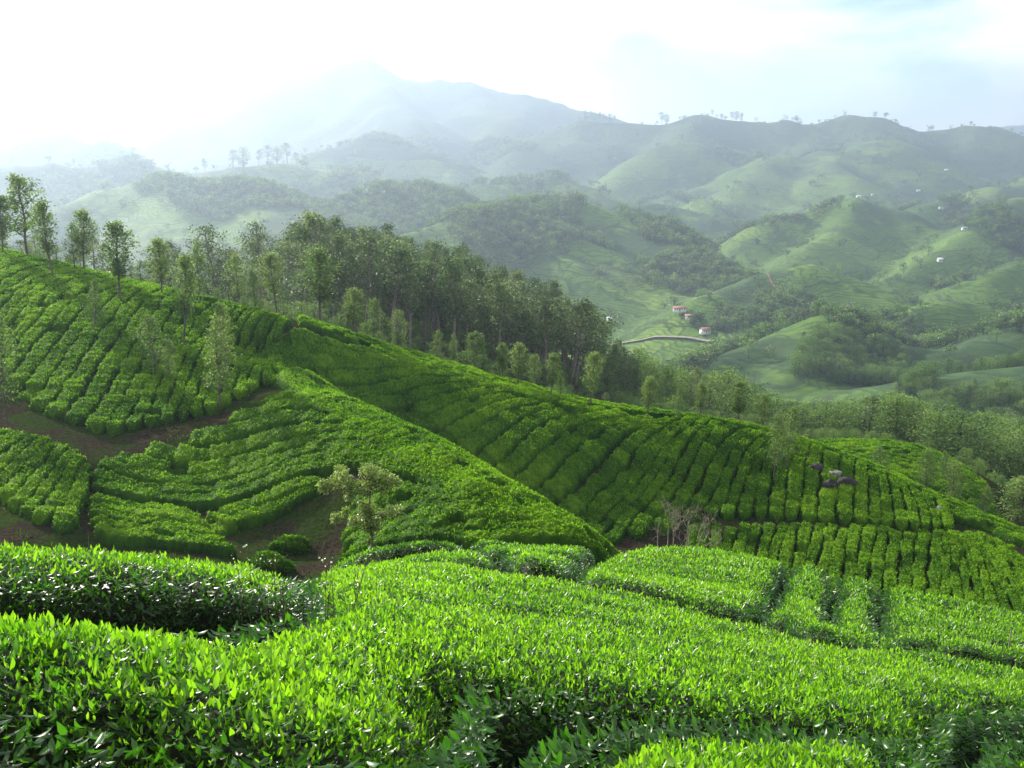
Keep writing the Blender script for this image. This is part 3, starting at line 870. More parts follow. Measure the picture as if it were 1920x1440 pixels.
def tree_meshes(kind, seed):
    """trunk and crown of a tree 10 m tall"""
    r = np.random.default_rng(seed)
    Ht = 10.0
    parts, LP, LT = [], [], []
    lean = r.normal(0, 0.25, 2)
    zs = np.linspace(0, 1, 9)
    bend = np.c_[np.cumsum(r.normal(0, 0.09, 9)), np.cumsum(r.normal(0, 0.09, 9))]
    spine = np.c_[lean[0] * zs ** 1.5 + bend[:, 0], lean[1] * zs ** 1.5 + bend[:, 1], zs * Ht * 0.97]
    spine[0, :2] = 0
    spine[0, 2] = -0.4

    def on(z):
        return np.array([np.interp(z * Ht, spine[:, 2], spine[:, k]) for k in range(3)])
    if kind == 'silver':
        r0, base, nb, rad, per, size, sig = 0.13, r.uniform(0.30, 0.42), 38, r.uniform(1.7, 2.3), 66, 0.36, (0.42, 0.42, 0.28)
        prof = lambda t: (0.55 + 0.6 * t) if t < 0.45 else (0.82 * (1 - ((t - 0.45) / 0.6) ** 1.7) + 0.12)
        rise = 0.5
    elif kind == 'euc':
        r0, base, nb, rad, per, size, sig = 0.15, r.uniform(0.30, 0.48), 24, r.uniform(1.2, 2.2), 58, 0.34, (0.36, 0.36, 0.36)
        prof = lambda t: 0.75 + 0.5 * t if t < 0.4 else 1.0 * (1 - ((t - 0.4) / 0.66) ** 1.6) + 0.06
        rise = 0.9
    elif kind == 'gum':        # old spreading gum with layered clouds of leaves
        r0, base, nb, rad, per, size, sig = 0.20, 0.35, 22, 2.9, 70, 0.32, (0.62, 0.62, 0.32)
        prof = lambda t: 0.7 + 0.4 * t if t < 0.5 else 1.0 - 0.75 * (t - 0.5) / 0.5
        rise = 0.6
    elif kind == 'sparse':     # young silver oak, thin see-through crown
        r0, base, nb, rad, per, size, sig = 0.10, r.uniform(0.22, 0.35), 30, r.uniform(1.7, 2.4), 62, 0.32, (0.38, 0.38, 0.32)
        prof = lambda t: 0.6 + 0.5 * t if t < 0.4 else 0.95 - 0.75 * (t - 0.4) / 0.6
        rise = 0.45
    else:                      # broadleaf
        r0, base, nb, rad, per, size, sig = 0.20, 0.12, 40, r.uniform(2.6, 3.6), 44, 0.46, (0.70, 0.70, 0.5)
        prof = lambda t: 0.75 + 0.5 * t if t < 0.4 else 1.0 * (1 - ((t - 0.4) / 0.65) ** 2) + 0.1
        rise = 0.5
    parts.append(tube(spine, r0 * (1.15 - zs) ** 0.8 + 0.012, 6))
    for k in range(nb):
        t = (k + r.random()) / nb
        z = base + (1 - base) * t * 0.97
        az = k * 2.4 + r.normal(0, 0.5)
        R = rad * max(prof(t), 0.08) * r.uniform(0.55, 1.1)
        a = on(z)
        tip = a + np.array([math.cos(az) * R, math.sin(az) * R, rise * R * r.uniform(0.2, 1.0)])
        tip[2] = min(tip[2], Ht * 1.02)
        st = on(max(base * 0.8, z - 0.06))
        mid = (st + tip) / 2 + np.array([0, 0, -0.06 * R])
        if R > 0.5:
            parts.append(tube([st, mid, tip], [0.05 * (1.1 - t) + 0.012, 0.026, 0.010], 4))
        for f, fr in ((1.0, 0.6), (0.6, 0.4)):
            c = st + (tip - st) * f
            m = int(per * fr * r.uniform(0.5, 1.4))
            P = c + r.normal(0, 1, (m, 3)) * np.array(sig) * (0.6 + 0.5 * R / rad)
            LP.append(P)
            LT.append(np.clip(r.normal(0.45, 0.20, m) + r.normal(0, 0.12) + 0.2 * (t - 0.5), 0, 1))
    P, tnt = np.vstack(LP), np.concatenate(LT)
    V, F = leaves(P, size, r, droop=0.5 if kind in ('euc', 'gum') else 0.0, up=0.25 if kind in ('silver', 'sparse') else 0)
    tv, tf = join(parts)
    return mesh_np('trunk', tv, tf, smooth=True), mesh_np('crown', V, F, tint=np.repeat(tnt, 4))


PROTO = {}
for kind, cnt, lm, bm_ in (('silver', 5, M_SILVER, M_BARK), ('sparse', 4, M_SILVER, M_BARK), ('euc', 6, M_EUC, M_BARKP), ('gum', 3, M_EUC, M_BARKP), ('broad', 5, M_WOODS, M_BARK)):
    PROTO[kind] = []
    for k in range(cnt):
        t, c = tree_meshes(kind, 100 + 17 * k + len(kind) * 7)
        t.materials.append(bm_); c.materials.append(lm)
        PROTO[kind].append((t, c))


def plant_tree(name, kind, x, y, h, label, cat='tree', group=None, wide=1.0, var=None, z=None, rz=None):
    t, c = PROTO[kind][(var if var is not None else random.randrange(99)) % len(PROTO[kind])]
    z = float(H(np.array([x]), np.array([y]))[0]) if z is None else z
    e = link(name, None, loc=(x, y, z))
    e.rotation_euler = (random.gauss(0, 0.035), random.gauss(0, 0.035), random.random() * 6.28 if rz is None else rz)
    s = h / 10.0
    e.scale = (s * wide, s * wide, s)
    link('trunk', t, parent=e); link('crown', c, parent=e)
    tag(e, label, cat, group)
    return e


fdL, fdC, fdK, fdN = pix_depth(HILL_LEFT), pix_depth(HILL_MAIN), pix_depth(KNOLL), pix_depth(HILL_NOSE)


def shade_tree(u, v, top, label, kind='silver', Y=None, fd=None, wide=1.0, var=None, group='shade trees in the tea'):
    if Y is None:
        Y = float(fd(np.array(float(u)), np.array(float(v))))
    p = at(u, v, Y)
    h = (v - top) / FPX * Y * 1.03
    return plant_tree('shade_tree', kind, float(p[0]), float(Y), h, label, group=group, wide=wide, var=var)


ST = [
    (54, 486, 335, 'tallest slender shade tree alone on the left crest', 'silver', 106, None, 1.1, 0),
    (6, 512, 398, 'shade tree cut by the left picture edge on the crest', 'silver', None, fdL, 1.0, 1),
    (100, 548, 404, 'slim shade tree right of the tallest one on the left crest', 'silver', None, fdL, 0.9, 2),
    (141, 520, 425, 'small shade tree with low crown close beside a taller one on the crest', 'sparse', None, fdL, 0.9, 0),
    (158, 516, 397, 'shade tree with pointed crown third along the left crest', 'silver', None, fdL, 0.95, 3),
    (224, 584, 434, 'shade tree with broad leafy crown and long bare dark trunk', 'silver', None, fdL, 1.15, 4),
    (305, 556, 446, 'shade tree with round crown standing on the crest right of the broad leafy one', 'silver', 92, None, 1.1, 1),
    (345, 664, 484, 'dark narrow shade tree with long thin trunk midway up the left hillside', 'silver', None, fdL, 0.75, 2),
    (372, 600, 478, 'pale green shade tree right behind the dark narrow one', 'sparse', 90, None, 1.1, 1),
    (180, 642, 528, 'thin pale shade tree midway up the left hillside', 'sparse', None, fdL, 0.9, 2),
    (292, 712, 582, 'fluffy pale shade tree in the middle of the left hillside', 'sparse', None, fdL, 1.15, 3),
    (318, 720, 628, 'smaller pale tree just right of the fluffy pale shade tree', 'sparse', None, fdL, 0.9, 0),
    (409, 768, 588, 'yellowish shade tree rooted at the edge of the earth track', 'sparse', None, fdL, 1.0, 1),
    (424, 700, 560, 'slim yellowish shade tree behind the one at the track edge', 'sparse', None, fdL, 0.9, 2),
    (14, 815, 600, 'shade tree with leafy stem at the left edge above the track', 'sparse', 66, None, 0.8, 3),
    (450, 622, 520, 'loose shade tree near the right end of the left crest', 'sparse', 92, None, 1.0, 0),
    (482, 622, 535, 'thin shade tree at the right end of the left crest', 'sparse', 90, None, 1.0, 1),
    (520, 615, 502, 'shade tree with bare trunk just left of the crest track', 'silver', 97, None, 1.0, 3),
    (598, 630, 488, 'large olive brown shade tree at the head of the main crest', 'silver', 97, None, 1.35, 4),
    (665, 655, 562, 'rounded olive shade tree next to the large one on the main crest', 'silver', 98, None, 1.35, 1),
    (705, 690, 600, 'light green sapling behind the upper main crest', 'sparse', 101, None, 1.2, 2),
    (752, 700, 615, 'pale sapling in front of the dark eucalyptus stand', 'sparse', 101, None, 1.2, 3),
    (818, 712, 645, 'small pale sapling below the eucalyptus trunks', 'sparse', 101, None, 1.1, 0),
    (853, 722, 655, 'narrow sapling left of the bright green young tree on the main crest', 'sparse', 99, None, 0.8, 1),
    (893, 735, 652, 'bright green young conical tree behind the main crest', 'silver', 99, None, 1.25, 0),
    (945, 748, 672, 'small round headed tree left of the brownish one on the main crest', 'silver', 97, None, 0.9, 1),
    (970, 752, 664, 'brownish leaved tree with bare stem on the main crest', 'silver', 93, None, 1.3, 4),
    (1004, 770, 698, 'low bushy pale green tree on the main crest', 'sparse', 97, None, 1.4, 2),
    (1033, 770, 673, 'slim upright tree rooted on the middle of the main crest', 'silver', 91, None, 0.9, 2),
    (1051, 776, 712, 'small tree against the slim upright one on the main crest', 'sparse', 92, None, 0.9, 3),
    (1106, 790, 682, 'clear leafy tree with pale stem standing alone on the main crest', 'silver', 92, None, 0.95, 3),
    (1213, 806, 714, 'tree with whorled branches on the crest right of the lone leafy one', 'silver', 89, None, 1.0, 1),
    (1268, 814, 735, 'thin nearly bare tree on the crest among whorled trees', 'sparse', 89, None, 0.7, 0),
    (1310, 818, 742, 'narrow conical tree on the crest left of the big rounded one', 'silver', 91, None, 0.95, 2),
    (1384, 838, 748, 'big rounded tree at the dip of the main crest', 'silver', 92, None, 1.45, 4),
    (1428, 845, 772, 'yellowish tree right of the big rounded one at the crest dip', 'silver', 92, None, 1.2, 0),
    (1449, 905, 768, 'left of two thin stemmed trees in the tea near the crest dip', 'sparse', None, fdC, 0.8, 1),
    (1474, 888, 762, 'right of two thin stemmed trees in the tea near the crest dip', 'sparse', None, fdC, 1.0, 2),
    (1513, 872, 820, 'small umbrella shaped tree where the knoll meets the main crest', 'sparse', 98, None, 1.5, 3),
    (1650, 920, 845, 'pale thin tree standing left on the knoll', 'sparse', 101, None, 1.3, 0),
    (1728, 945, 845, 'thin tree with dark stem in the middle of the knoll', 'sparse', 99, None, 1.2, 1),
    (1768, 930, 862, 'faint small tree up on the knoll behind the thin dark stemmed one', 'sparse', 104, None, 1.2, 2),
    (1786, 965, 858, 'thin yellowish tree on the right side of the knoll', 'sparse', 96, None, 1.1, 3),
    (1840, 985, 900, 'small thin tree low on the right flank of the knoll', 'sparse', 95, None, 1.0, 0),
    (1897, 1010, 878, 'leafy tree with two dark stems at the right picture edge', 'silver', 88, None, 1.5, 3),
]
for u, v, top, lab, kind, Y, fd, wide, var in ST:
    shade_tree(u, v, top, lab, kind, Y, fd, wide, var)


def in_poly(P, poly):
    x, y = P[:, 0], P[:, 1]
    c = np.zeros(len(P), bool)
    n = len(poly)
    for i in range(n):
        (x1, y1), (x2, y2) = poly[i], poly[i - 1]
        k = ((y1 > y) != (y2 > y)) & (x < (x2 - x1) * (y - y1) / (y2 - y1 + 1e-12) + x1)
        c ^= k
    return c


def uY(poly):
    return np.array([((u - 960) / FPX * Y * 1.02, Y) for u, Y in poly])


def scatter(poly, spacing, r, tries=30000, maxn=9999):
    lo, hi = poly.min(0), poly.max(0)
    P = lo + (hi - lo) * r.random((tries, 2))
    P = P[in_poly(P, poly)]
    grid, out = {}, []
    for p in P:
        k = (int(p[0] // spacing), int(p[1] // spacing))
        if any((q[0] - p[0]) ** 2 + (q[1] - p[1]) ** 2 < spacing ** 2 for a in (-1, 0, 1) for b in (-1, 0, 1) for q in grid.get((k[0] + a, k[1] + b), ())):
            continue
        grid.setdefault(k, []).append(p); out.append(p)
        if len(out) >= maxn: break
    return np.array(out)


r5 = np.random.default_rng(5)
# eucalyptus stand behind the main crest
for p in scatter(uY([(600, 168), (760, 160), (920, 168), (1085, 182), (1128, 205), (1118, 240), (1010, 272), (860, 285), (700, 285), (560, 250)]), 4.9, r5, maxn=215):
    plant_tree('eucalyptus_tree', 'gum' if r5.random() < 0.18 else 'euc', p[0], p[1], 10 + 8.5 * r5.beta(2.2, 1.6), 'tall eucalyptus in the dense stand behind the main tea crest', 'tree', 'eucalyptus stand', wide=r5.uniform(0.75, 1.2))
# looser gums behind the left crest
for p in scatter(uY([(-80, 132), (120, 128), (330, 120), (540, 118), (600, 165), (560, 235), (300, 190), (-80, 180)]), 9.0, r5, maxn=34):
    k = 'gum' if r5.random() < 0.55 else 'euc'
    u_ = p[0] / p[1] * FPX / 1.02 + 960
    plant_tree('gum_tree', k, p[0], p[1], np.interp(u_, [0, 250, 400, 560], [5.5, 7, 10, 13]) * r5.uniform(0.7, 1.2), 'hazy gum tree in the loose belt behind the left crest', 'tree', 'gum trees behind the left crest', wide=1.25)
# the two big gums that stand above the belt
for u, top, Y, w, lab in [(415, 423, 150, 1.5, 'big grey green gum with domed crown above the belt behind the left crest'), (500, 418, 165, 1.25, 'tall layered gum beside the domed one behind the left crest'), (620, 430, 215, 1.0, 'pointed gum rising above the left end of the dense stand')]:
    p = at(u, 600, Y); z = float(H(p[0:1], p[1:2])[0])
    zt = at(u, top, Y)[2]
    plant_tree('gum_tree', 'gum', float(p[0]), Y, float(zt) - z, lab, 'tree', 'gum trees behind the left crest', wide=w * 0.6)
# mixed wood further down to the right
for p in scatter(uY([(1135, 205), (1230, 190), (1400, 178), (1440, 215), (1330, 245), (1140, 262)]), 5.2, r5, maxn=80):
    k = 'broad' if r5.random() < 0.55 else 'euc'
    plant_tree('woodland_tree', k, p[0], p[1], r5.uniform(7.5, 12), 'tree in the mixed wood below the right end of the eucalyptus stand', 'tree', 'mixed wood below the eucalyptus')

# ------------------------------------------------------------------ woods far off (one mass each)
def forest_proto(seed, tall=False):
    r = np.random.default_rng(seed)
    n = 170
    c = r.normal(0, 1, (9, 3)) * [2.0, 2.0, 1.6 if not tall else 2.4] + [0, 0, 6.2]
    P = c[r.integers(0, 9, n)] + r.normal(0, 1, (n, 3)) * [0.9, 0.9, 0.75]
    V, F = leaves(P, 1.25, r, aspect=0.6)
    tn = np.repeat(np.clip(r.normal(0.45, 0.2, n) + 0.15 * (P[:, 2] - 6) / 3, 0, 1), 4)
    tv, tf = tube([(0, 0, -1.0), (0.1, 0, 3), (0, 0.1, 7)], [0.25, 0.18, 0.05], 4)
    V, F = join([(V, F), (tv, tf)])
    return mesh_np('forest_tree', V, F, tint=np.r_[tn, np.full(len(tv), 0.05)])


ncol = bpy.data.collections.new('woodland_trees')
for k in range(6):
    t_, c_ = PROTO['broad'][k % 5] if k < 5 else PROTO['euc'][k]
    nt, nc = len(t_.vertices), len(c_.vertices)
    va, vb = np.empty(nt * 3), np.empty(nc * 3)
    t_.vertices.foreach_get('co', va); c_.vertices.foreach_get('co', vb)
    fa, fb = np.empty(len(t_.polygons) * 3, int), np.empty(len(c_.polygons) * 3, int)
    t_.polygons.foreach_get('vertices', fa); c_.polygons.foreach_get('vertices', fb)
    tt = np.empty(nc); c_.attributes['tint'].data.foreach_get('value', tt)
    V_, F_ = join([(vb.reshape(-1, 3), fb.reshape(-1, 3)), (va.reshape(-1, 3), fa.reshape(-1, 3))])
    me = mesh_np('woodland_tree', V_ * 0.95, F_, tint=np.r_[tt, np.full(nt, 0.05)])
    me.materials.append(M_WOODS if k < 5 else M_EUC)
    ncol.objects.link(bpy.data.objects.new('woodland_tree', me))

fcol = bpy.data.collections.new('forest_trees')
for k in range(6):
    me = forest_proto(400 + k, k > 3)
    me.materials.append(M_WOODS if k % 2 == 0 else M_EUC)
    fcol.objects.link(bpy.data.objects.new('forest_tree', me))


def forest_nodes(coll):
    ng = bpy.data.node_groups.new('forest', 'GeometryNodeTree')
    ng.interface.new_socket('Geometry', in_out='INPUT', socket_type='NodeSocketGeometry')
    ng.interface.new_socket('Geometry', in_out='OUTPUT', socket_type='NodeSocketGeometry')
    n, l = ng.nodes, ng.links
    gi, go = n.new('NodeGroupInput'), n.new('NodeGroupOutput')
    ci = n.new('GeometryNodeCollectionInfo')
    ci.inputs['Collection'].default_value = coll
    ci.inputs['Separate Children'].default_value = True
    ci.inputs['Reset Children'].default_value = True
    ip = n.new('GeometryNodeInstanceOnPoints')
    ip.inputs['Pick Instance'].default_value = True

    def attr(name, typ):
        a = n.new('GeometryNodeInputNamedAttribute'); a.data_type = typ
        a.inputs['Name'].default_value = name
        return a.outputs['Attribute']
    cx = n.new('ShaderNodeCombineXYZ')
    l.new(attr('rot', 'FLOAT'), cx.inputs['Z'])
    l.new(gi.outputs[0], ip.inputs['Points'])
    l.new(ci.outputs[0], ip.inputs['Instance'])
    l.new(attr('idx', 'INT'), ip.inputs['Instance Index'])
    l.new(cx.outputs[0], ip.inputs['Rotation'])
    l.new(attr('scl', 'FLOAT_VECTOR'), ip.inputs['Scale'])
    l.new(ip.outputs[0], go.inputs[0])
    return ng


FNG, NNG = forest_nodes(fcol), forest_nodes(ncol)


def forest(name, XY, hmin, hmax, label, r, near=False):
    n = len(XY)
    z = H(XY[:, 0], XY[:, 1])
    me = bpy.data.meshes.new(name)
    me.vertices.add(n)
    me.vertices.foreach_set('co', np.c_[XY, z].astype(np.float32).ravel())
    h = r.uniform(hmin, hmax, n) / 9.0
    w = h * (r.uniform(1.05, 1.6, n) if near else r.uniform(0.8, 1.3, n))
    for nm, ty, arr, key in (('rot', 'FLOAT', r.random(n) * 6.28, 'value'), ('idx', 'INT', r.integers(0, 6, n), 'value'), ('scl', 'FLOAT_VECTOR', np.c_[w, w, h], 'vector')):
        a = me.attributes.new(nm, ty, 'POINT')
        a.data.foreach_set(key, np.ascontiguousarray(arr, np.int32 if ty == 'INT' else np.float32).ravel())
    me.update()
    o = link(name, me)
    md = o.modifiers.new('forest', 'NODES'); md.node_group = NNG if near else FNG
    tag(o, label, 'woods', kind='stuff')
    return o


r6 = np.random.default_rng(6)
# right hand wood running down behind the knoll, open tea patches left free
P = scatter(uY([(1450, 230), (1600, 215), (1750, 190), (1950, 150), (2150, 160), (2250, 560), (1900, 560), (1800, 530), (1730, 480), (1640, 425), (1560, 375), (1480, 315), (1430, 265)]), 3.9, r6, tries=30000)
keep = ~((P[:, 1] > 440) & (P[:, 1] < 500) & (P[:, 0] / P[:, 1] > 0.43)) & (fbm(P[:, 0] / 40, P[:, 1] / 40, 2, 3) > -0.55)
forest('right_woods', P[keep], 5.5, 10, 'dense green wood filling the near valley side at the right', r6, near=True)
# dark wood on the shaded face of the near valley hill
P = scatter(uY([(1490, 530), (1700, 540), (1690, 600), (1640, 625), (1570, 620), (1500, 585)]), 4.5, r6, tries=9000)
forest('hill_woods', P, 6, 11, 'dark wood on the shaded face of the rounded valley hill', r6, near=True)


# scrub under the trees behind the crests
P = scatter(uY([(-100, 118), (330, 100), (560, 97), (740, 97), (1000, 95), (1330, 93), (1480, 96), (1500, 125), (1440, 190), (1200, 200), (1100, 260), (700, 285), (500, 240), (-100, 190)]), 2.2, r6, tries=9000)
forest('undergrowth', P, 0.8, 2.6, 'low green scrub under the trees behind the tea crests', r6, near=True)
P = scatter(uY([(1500, 124), (1700, 124), (1860, 112), (1960, 100), (2080, 110), (1900, 160), (1480, 150)]), 2.0, r6, tries=3000)
forest('scrub', P, 0.8, 2.4, 'low scrub on the back of the knoll', r6, near=True)


ROAD_PX = [(1105, 652), (1150, 648), (1200, 641), (1216, 637), (1260, 635), (1300, 637), (1336, 644)]
ROAD_XY = smooth_poly(resample(np.array([ground_at(u, v, 600)[:2] for u, v in ROAD_PX]), 60), 4)


def off_road(XY):
    D = np.hypot(XY[:, None, 0] - ROAD_XY[None, :, 0], XY[:, None, 1] - ROAD_XY[None, :, 1])
    j = D.argmin(1)
    dy = XY[:, 1] - ROAD_XY[j, 1]
    return (D.min(1) > 14) & ~((D.min(1) < 75) & (dy < 0))


def noisy_woods(name, box, n, scale, thr, seed, hmin, hmax, label, spots=(), grow=1.0):
    r = np.random.default_rng(seed)
    Y = np.sqrt(r.uniform(box[2] ** 2, box[3] ** 2, n))
    u = r.uniform(box[0], box[1], n)
    X = (u - 960) / FPX * Y * 1.02
    q = fbm(X / scale, Y / scale, 3, seed)
    for (su, sY, su_w, sY_w, wt) in spots:
        q = q + wt * np.exp(-((u - su) / su_w) ** 2 - ((Y - sY) / sY_w) ** 2)
    k = (q > thr) | (r.random(n) < 0.035)
    XY = np.c_[X, Y][k]
    XY = XY[off_road(XY)]
    return forest(name, XY, hmin, hmax, label, r)


noisy_woods('valley_woods', (1080, 2150, 560, 1150), 9000, 90, 0.12, 21, 6, 11, 'scattered woods along the valley floor round the red roofed houses',
            spots=[(1250, 700, 150, 110, 1.0), (1420, 760, 160, 90, 0.8), (1500, 870, 120, 60, 0.6), (1700, 720, 60, 80, 0.9), (1900, 760, 60, 90, 0.6), (1560, 950, 200, 60, -1.5), (1800, 830, 70, 40, -1.5), (1440, 600, 90, 60, -1.5),
                   (1180, 1000, 90, 90, -1.2)])
noisy_woods('hillside_woods', (-150, 2100, 1050, 2000), 26000, 170, 0.20, 33, 7, 13, 'woods scattered over the hazy hills in the middle distance',
            spots=[(930, 1180, 70, 90, 1.2), (430, 1580, 70, 80, 0.8), (800, 1620, 80, 60, 0.9), (1000, 1300, 120, 50, 0.7), (680, 1420, 90, 60, 0.5), (1790, 1880, 50, 60, 0.8), (1210, 1290, 60, 60, 0.8), (800, 1130, 60, 60, -1.2), (1650, 1450, 140, 120, -0.9)])
noisy_woods('distant_woods', (-150, 2100, 2000, 3600), 34000, 330, 0.22, 47, 10, 18, 'hazy woods on the far hills', spots=[(640, 2300, 200, 100, 0.3), (1550, 2950, 150, 60, 0.5)])

# countable trees on far crests
for k, (u, v, Y, h) in enumerate([(140, 316, 2300, 22), (232, 310, 2330, 26), (250, 309, 2340, 30), (385, 320, 2340, 30), (437, 317, 2360, 40), (456, 316, 2370, 42), (485, 314, 2380, 34), (503, 313, 2390, 42), (520, 313, 2390, 36),
                                  (540, 312, 2400, 48), (557, 311, 2400, 30), (573, 312, 2400, 28), (1098, 218, 3481, 32), (1106, 220, 3473, 34), (1115, 222, 3466, 32), (1124, 224, 3458, 34), (1133, 226, 3450, 30), (1143, 228, 3443, 29),
                                  (1152, 230, 3435, 24), (1241, 234, 3420, 38), (1250, 233, 3420, 29), (1335, 223, 3420, 21), (1372, 226, 3420, 27), (1380, 226, 3420, 30), (1390, 227, 3420, 26), (1493, 237, 3420, 22), (1640, 230, 3420, 18)]):
    p = at(u, v, Y)
    ys = np.linspace(Y - 260, Y + 160, 120)
    hx = H(p[0] / Y * ys, ys)
    Y = float(ys[np.argmax((hx - CAMZ) / ys)]); p = at(u, v, Y)
    e = plant_tree('skyline_tree', ['euc', 'gum', 'broad'][k % 3], float(p[0]), Y, h, '%s hazy tree from the left along the far crest lines' % ordinal(k + 1), 'tree', 'trees on far crests', wide=1.25)

# ------------------------------------------------------------------ houses, road, earth paths
def box(x0, x1, y0, y1, z0, z1):
    V = np.array([(x, y, z) for z in (z0, z1) for y in (y0, y1) for x in (x0, x1)], float)
    F = np.array([(0, 2, 3, 1), (4, 5, 7, 6), (0, 1, 5, 4), (2, 6, 7, 3), (0, 4, 6, 2), (1, 3, 7, 5)])
    return V, F


def house(u, v, Y, w, d, h, roofm, label, rz=0.0):
    p = ground_at(u, v, Y * 0.6)
    x, Y = float(p[0]), float(p[1])
    k_ = 0.66 if Y < 1300 else 0.55
    w, d, h = w * k_, d * k_, h * k_ * 1.05
    c = np.array([(x + a * w / 2, Y + b * d / 2) for a in (-1, 1) for b in (-1, 1)])
    z = float(H(c[:, 0], c[:, 1]).max())
    e = link('house', None, loc=(x, Y, z)); e.rotation_euler = (0, 0, rz)
    tag(e, label, 'house', 'houses in the valley')
    V, F = box(-w / 2, w / 2, -d / 2, d / 2, -1.5, h)
    link('wall', mesh_np('wall', V, F), M_WHITE, e)
    ov, rh, t = 0.7, h * 0.45, 0.15
    X, D = w / 2 + ov, d / 2 + ov
    V = []
    for dz in (0, t):
        V += [(-X, -D, h - 0.25 + dz), (X, -D, h - 0.25 + dz), (X, 0, h + rh + dz), (-X, 0, h + rh + dz), (-X, D, h - 0.25 + dz), (X, D, h - 0.25 + dz)]
    F = [(0, 1, 2, 3), (3, 2, 5, 4), (6, 9, 8, 7), (9, 10, 11, 8), (0, 6, 7, 1), (4, 5, 11, 10), (0, 3, 9, 6), (3, 4, 10, 9), (1, 7, 8, 2), (2, 8, 11, 5)]
    link('roof', mesh_np('roof', np.array(V), np.array(F)), roofm, e)
    V, F = box(-0.55, 0.55, -d / 2 - 0.06, -d / 2 + 0.05, 0, 2.1)
    link('door', mesh_np('door', V, F), M_WIN, e)
    nw = max(1, int(w // 5))
    for k in range(nw):
        for s in (-1, 1):
            cx = s * (1.9 + k * 2.3)
            if abs(cx) + 0.7 < w / 2:
                V, F = box(cx - 0.55, cx + 0.55, -d / 2 - 0.05, -d / 2 + 0.05, 1.0, 2.2)
                link('window', mesh_np('window', V, F), M_WIN, e)
    return e


for a in [(1322, 628, 930, 12, 8, 4.2, M_ROOF, 'white walled red roofed house at the right end of the valley road', 0.3),
          (1296, 604, 985, 15, 8, 3.5, M_ROOF, 'long house with faded red roof above the valley road', -0.25),
          (1274, 590, 1020, 17, 8, 3.5, M_ROOF, 'uppermost red roofed house above the valley road', -0.1),
          (1105, 664, 620, 9, 7, 4.5, M_WHITE, 'bright white house beside the right end of the eucalyptus stand', 0.4),
          (1128, 668, 640, 7, 6, 3.5, M_ROOFG, 'small grey roofed shed right of the bright white house', 0.1),
          (1142, 606, 880, 6, 5, 3.5, M_WHITE, 'tiny white hut at the foot of the spur left of the road', 0.1),
          (693, 362, 1610, 18, 9, 5, M_ROOFG, 'white bungalow on top of the wooded hazy hill', 0.2),
          (718, 364, 1605, 9, 7, 4, M_WHITE, 'small white hut right of the hilltop bungalow', 0.0),
          (1780, 371, 1945, 30, 9, 4.5, M_WHITE, 'long white building on the round wooded knoll far right', 0.1),
          (1764, 394, 1880, 13, 8, 4, M_ROOFG, 'grey roofed house low on the round wooded knoll', 0.0),
          (1722, 360, 2050, 14, 8, 5, M_WHITE, 'white house left of the round wooded knoll', 0.0),
          (1610, 370, 2080, 18, 8, 5, M_WHITE, 'white houses row end at the foot of the hazy tea spur', 0.2),
          (1636, 371, 2080, 10, 8, 4, M_ROOFG, 'small grey roofed house beside the row at the hazy tea spur', -0.1),
          (1808, 432, 1460, 12, 7, 4, M_ROOFG, 'grey roofed house in the dip between the right hand hills', 0.1),
          (1762, 492, 1180, 8, 6, 4, M_WHITE, 'white hut on the path of the right hand hill', 0.2),
          (1774, 322, 2900, 16, 9, 5, M_WHITE, 'speck of a white house high on the far right slope', 0.0)]:
    house(*a)


def ribbon(name, pts3, width, mat, lift, kind='structure', wob=0.0):
    P = np.array([ground_at(p[0], p[1], p[2] * 0.7)[:2] for p in pts3])
    P = smooth_poly(resample(P, 60), 4)
    T = np.gradient(P, axis=0); T /= np.linalg.norm(T, axis=1)[:, None]
    N = np.c_[-T[:, 1], T[:, 0]]
    q = np.linspace(-0.5, 0.5, 5)
    wv = width * (1 + wob * fbm(np.arange(60) / 6.0, np.zeros(60) + 3, 2, 8))
    XY = P[:, None] + N[:, None] * (q[None, :, None] * wv[:, None, None])
    Z = H(XY[..., 0], XY[..., 1]) + lift
    Z = np.maximum(Z, Z.max(1, keepdims=True) - width * 0.15)
    V = np.concatenate([XY, Z[..., None]], -1).reshape(-1, 3)
    i, j = np.meshgrid(np.arange(59), np.arange(4), indexing='ij')
    a = (i * 5 + j).ravel()
    o = link(name, mesh_np(name, V, np.c_[a, a + 1, a + 6, a + 5], smooth=True), mat)
    o['kind'] = kind
    return o


ribbon('road', [(1105, 652, 890), (1150, 648, 905), (1200, 641, 925), (1216, 637, 935), (1260, 635, 940), (1300, 637, 935), (1336, 644, 915)], 4.2, M_ROAD, 0.7)
ribbon('footpath', [(1438, 513, 968), (1446, 530, 945), (1458, 545, 925), (1480, 560, 905)], 1.8, M_REDSOIL, 0.3, wob=0.9)
ribbon('crest_path', [(1470, 852, 88), (1490, 858, 88.5), (1505, 868, 89)], 1.4, M_REDSOIL, 0.35, wob=0.4)


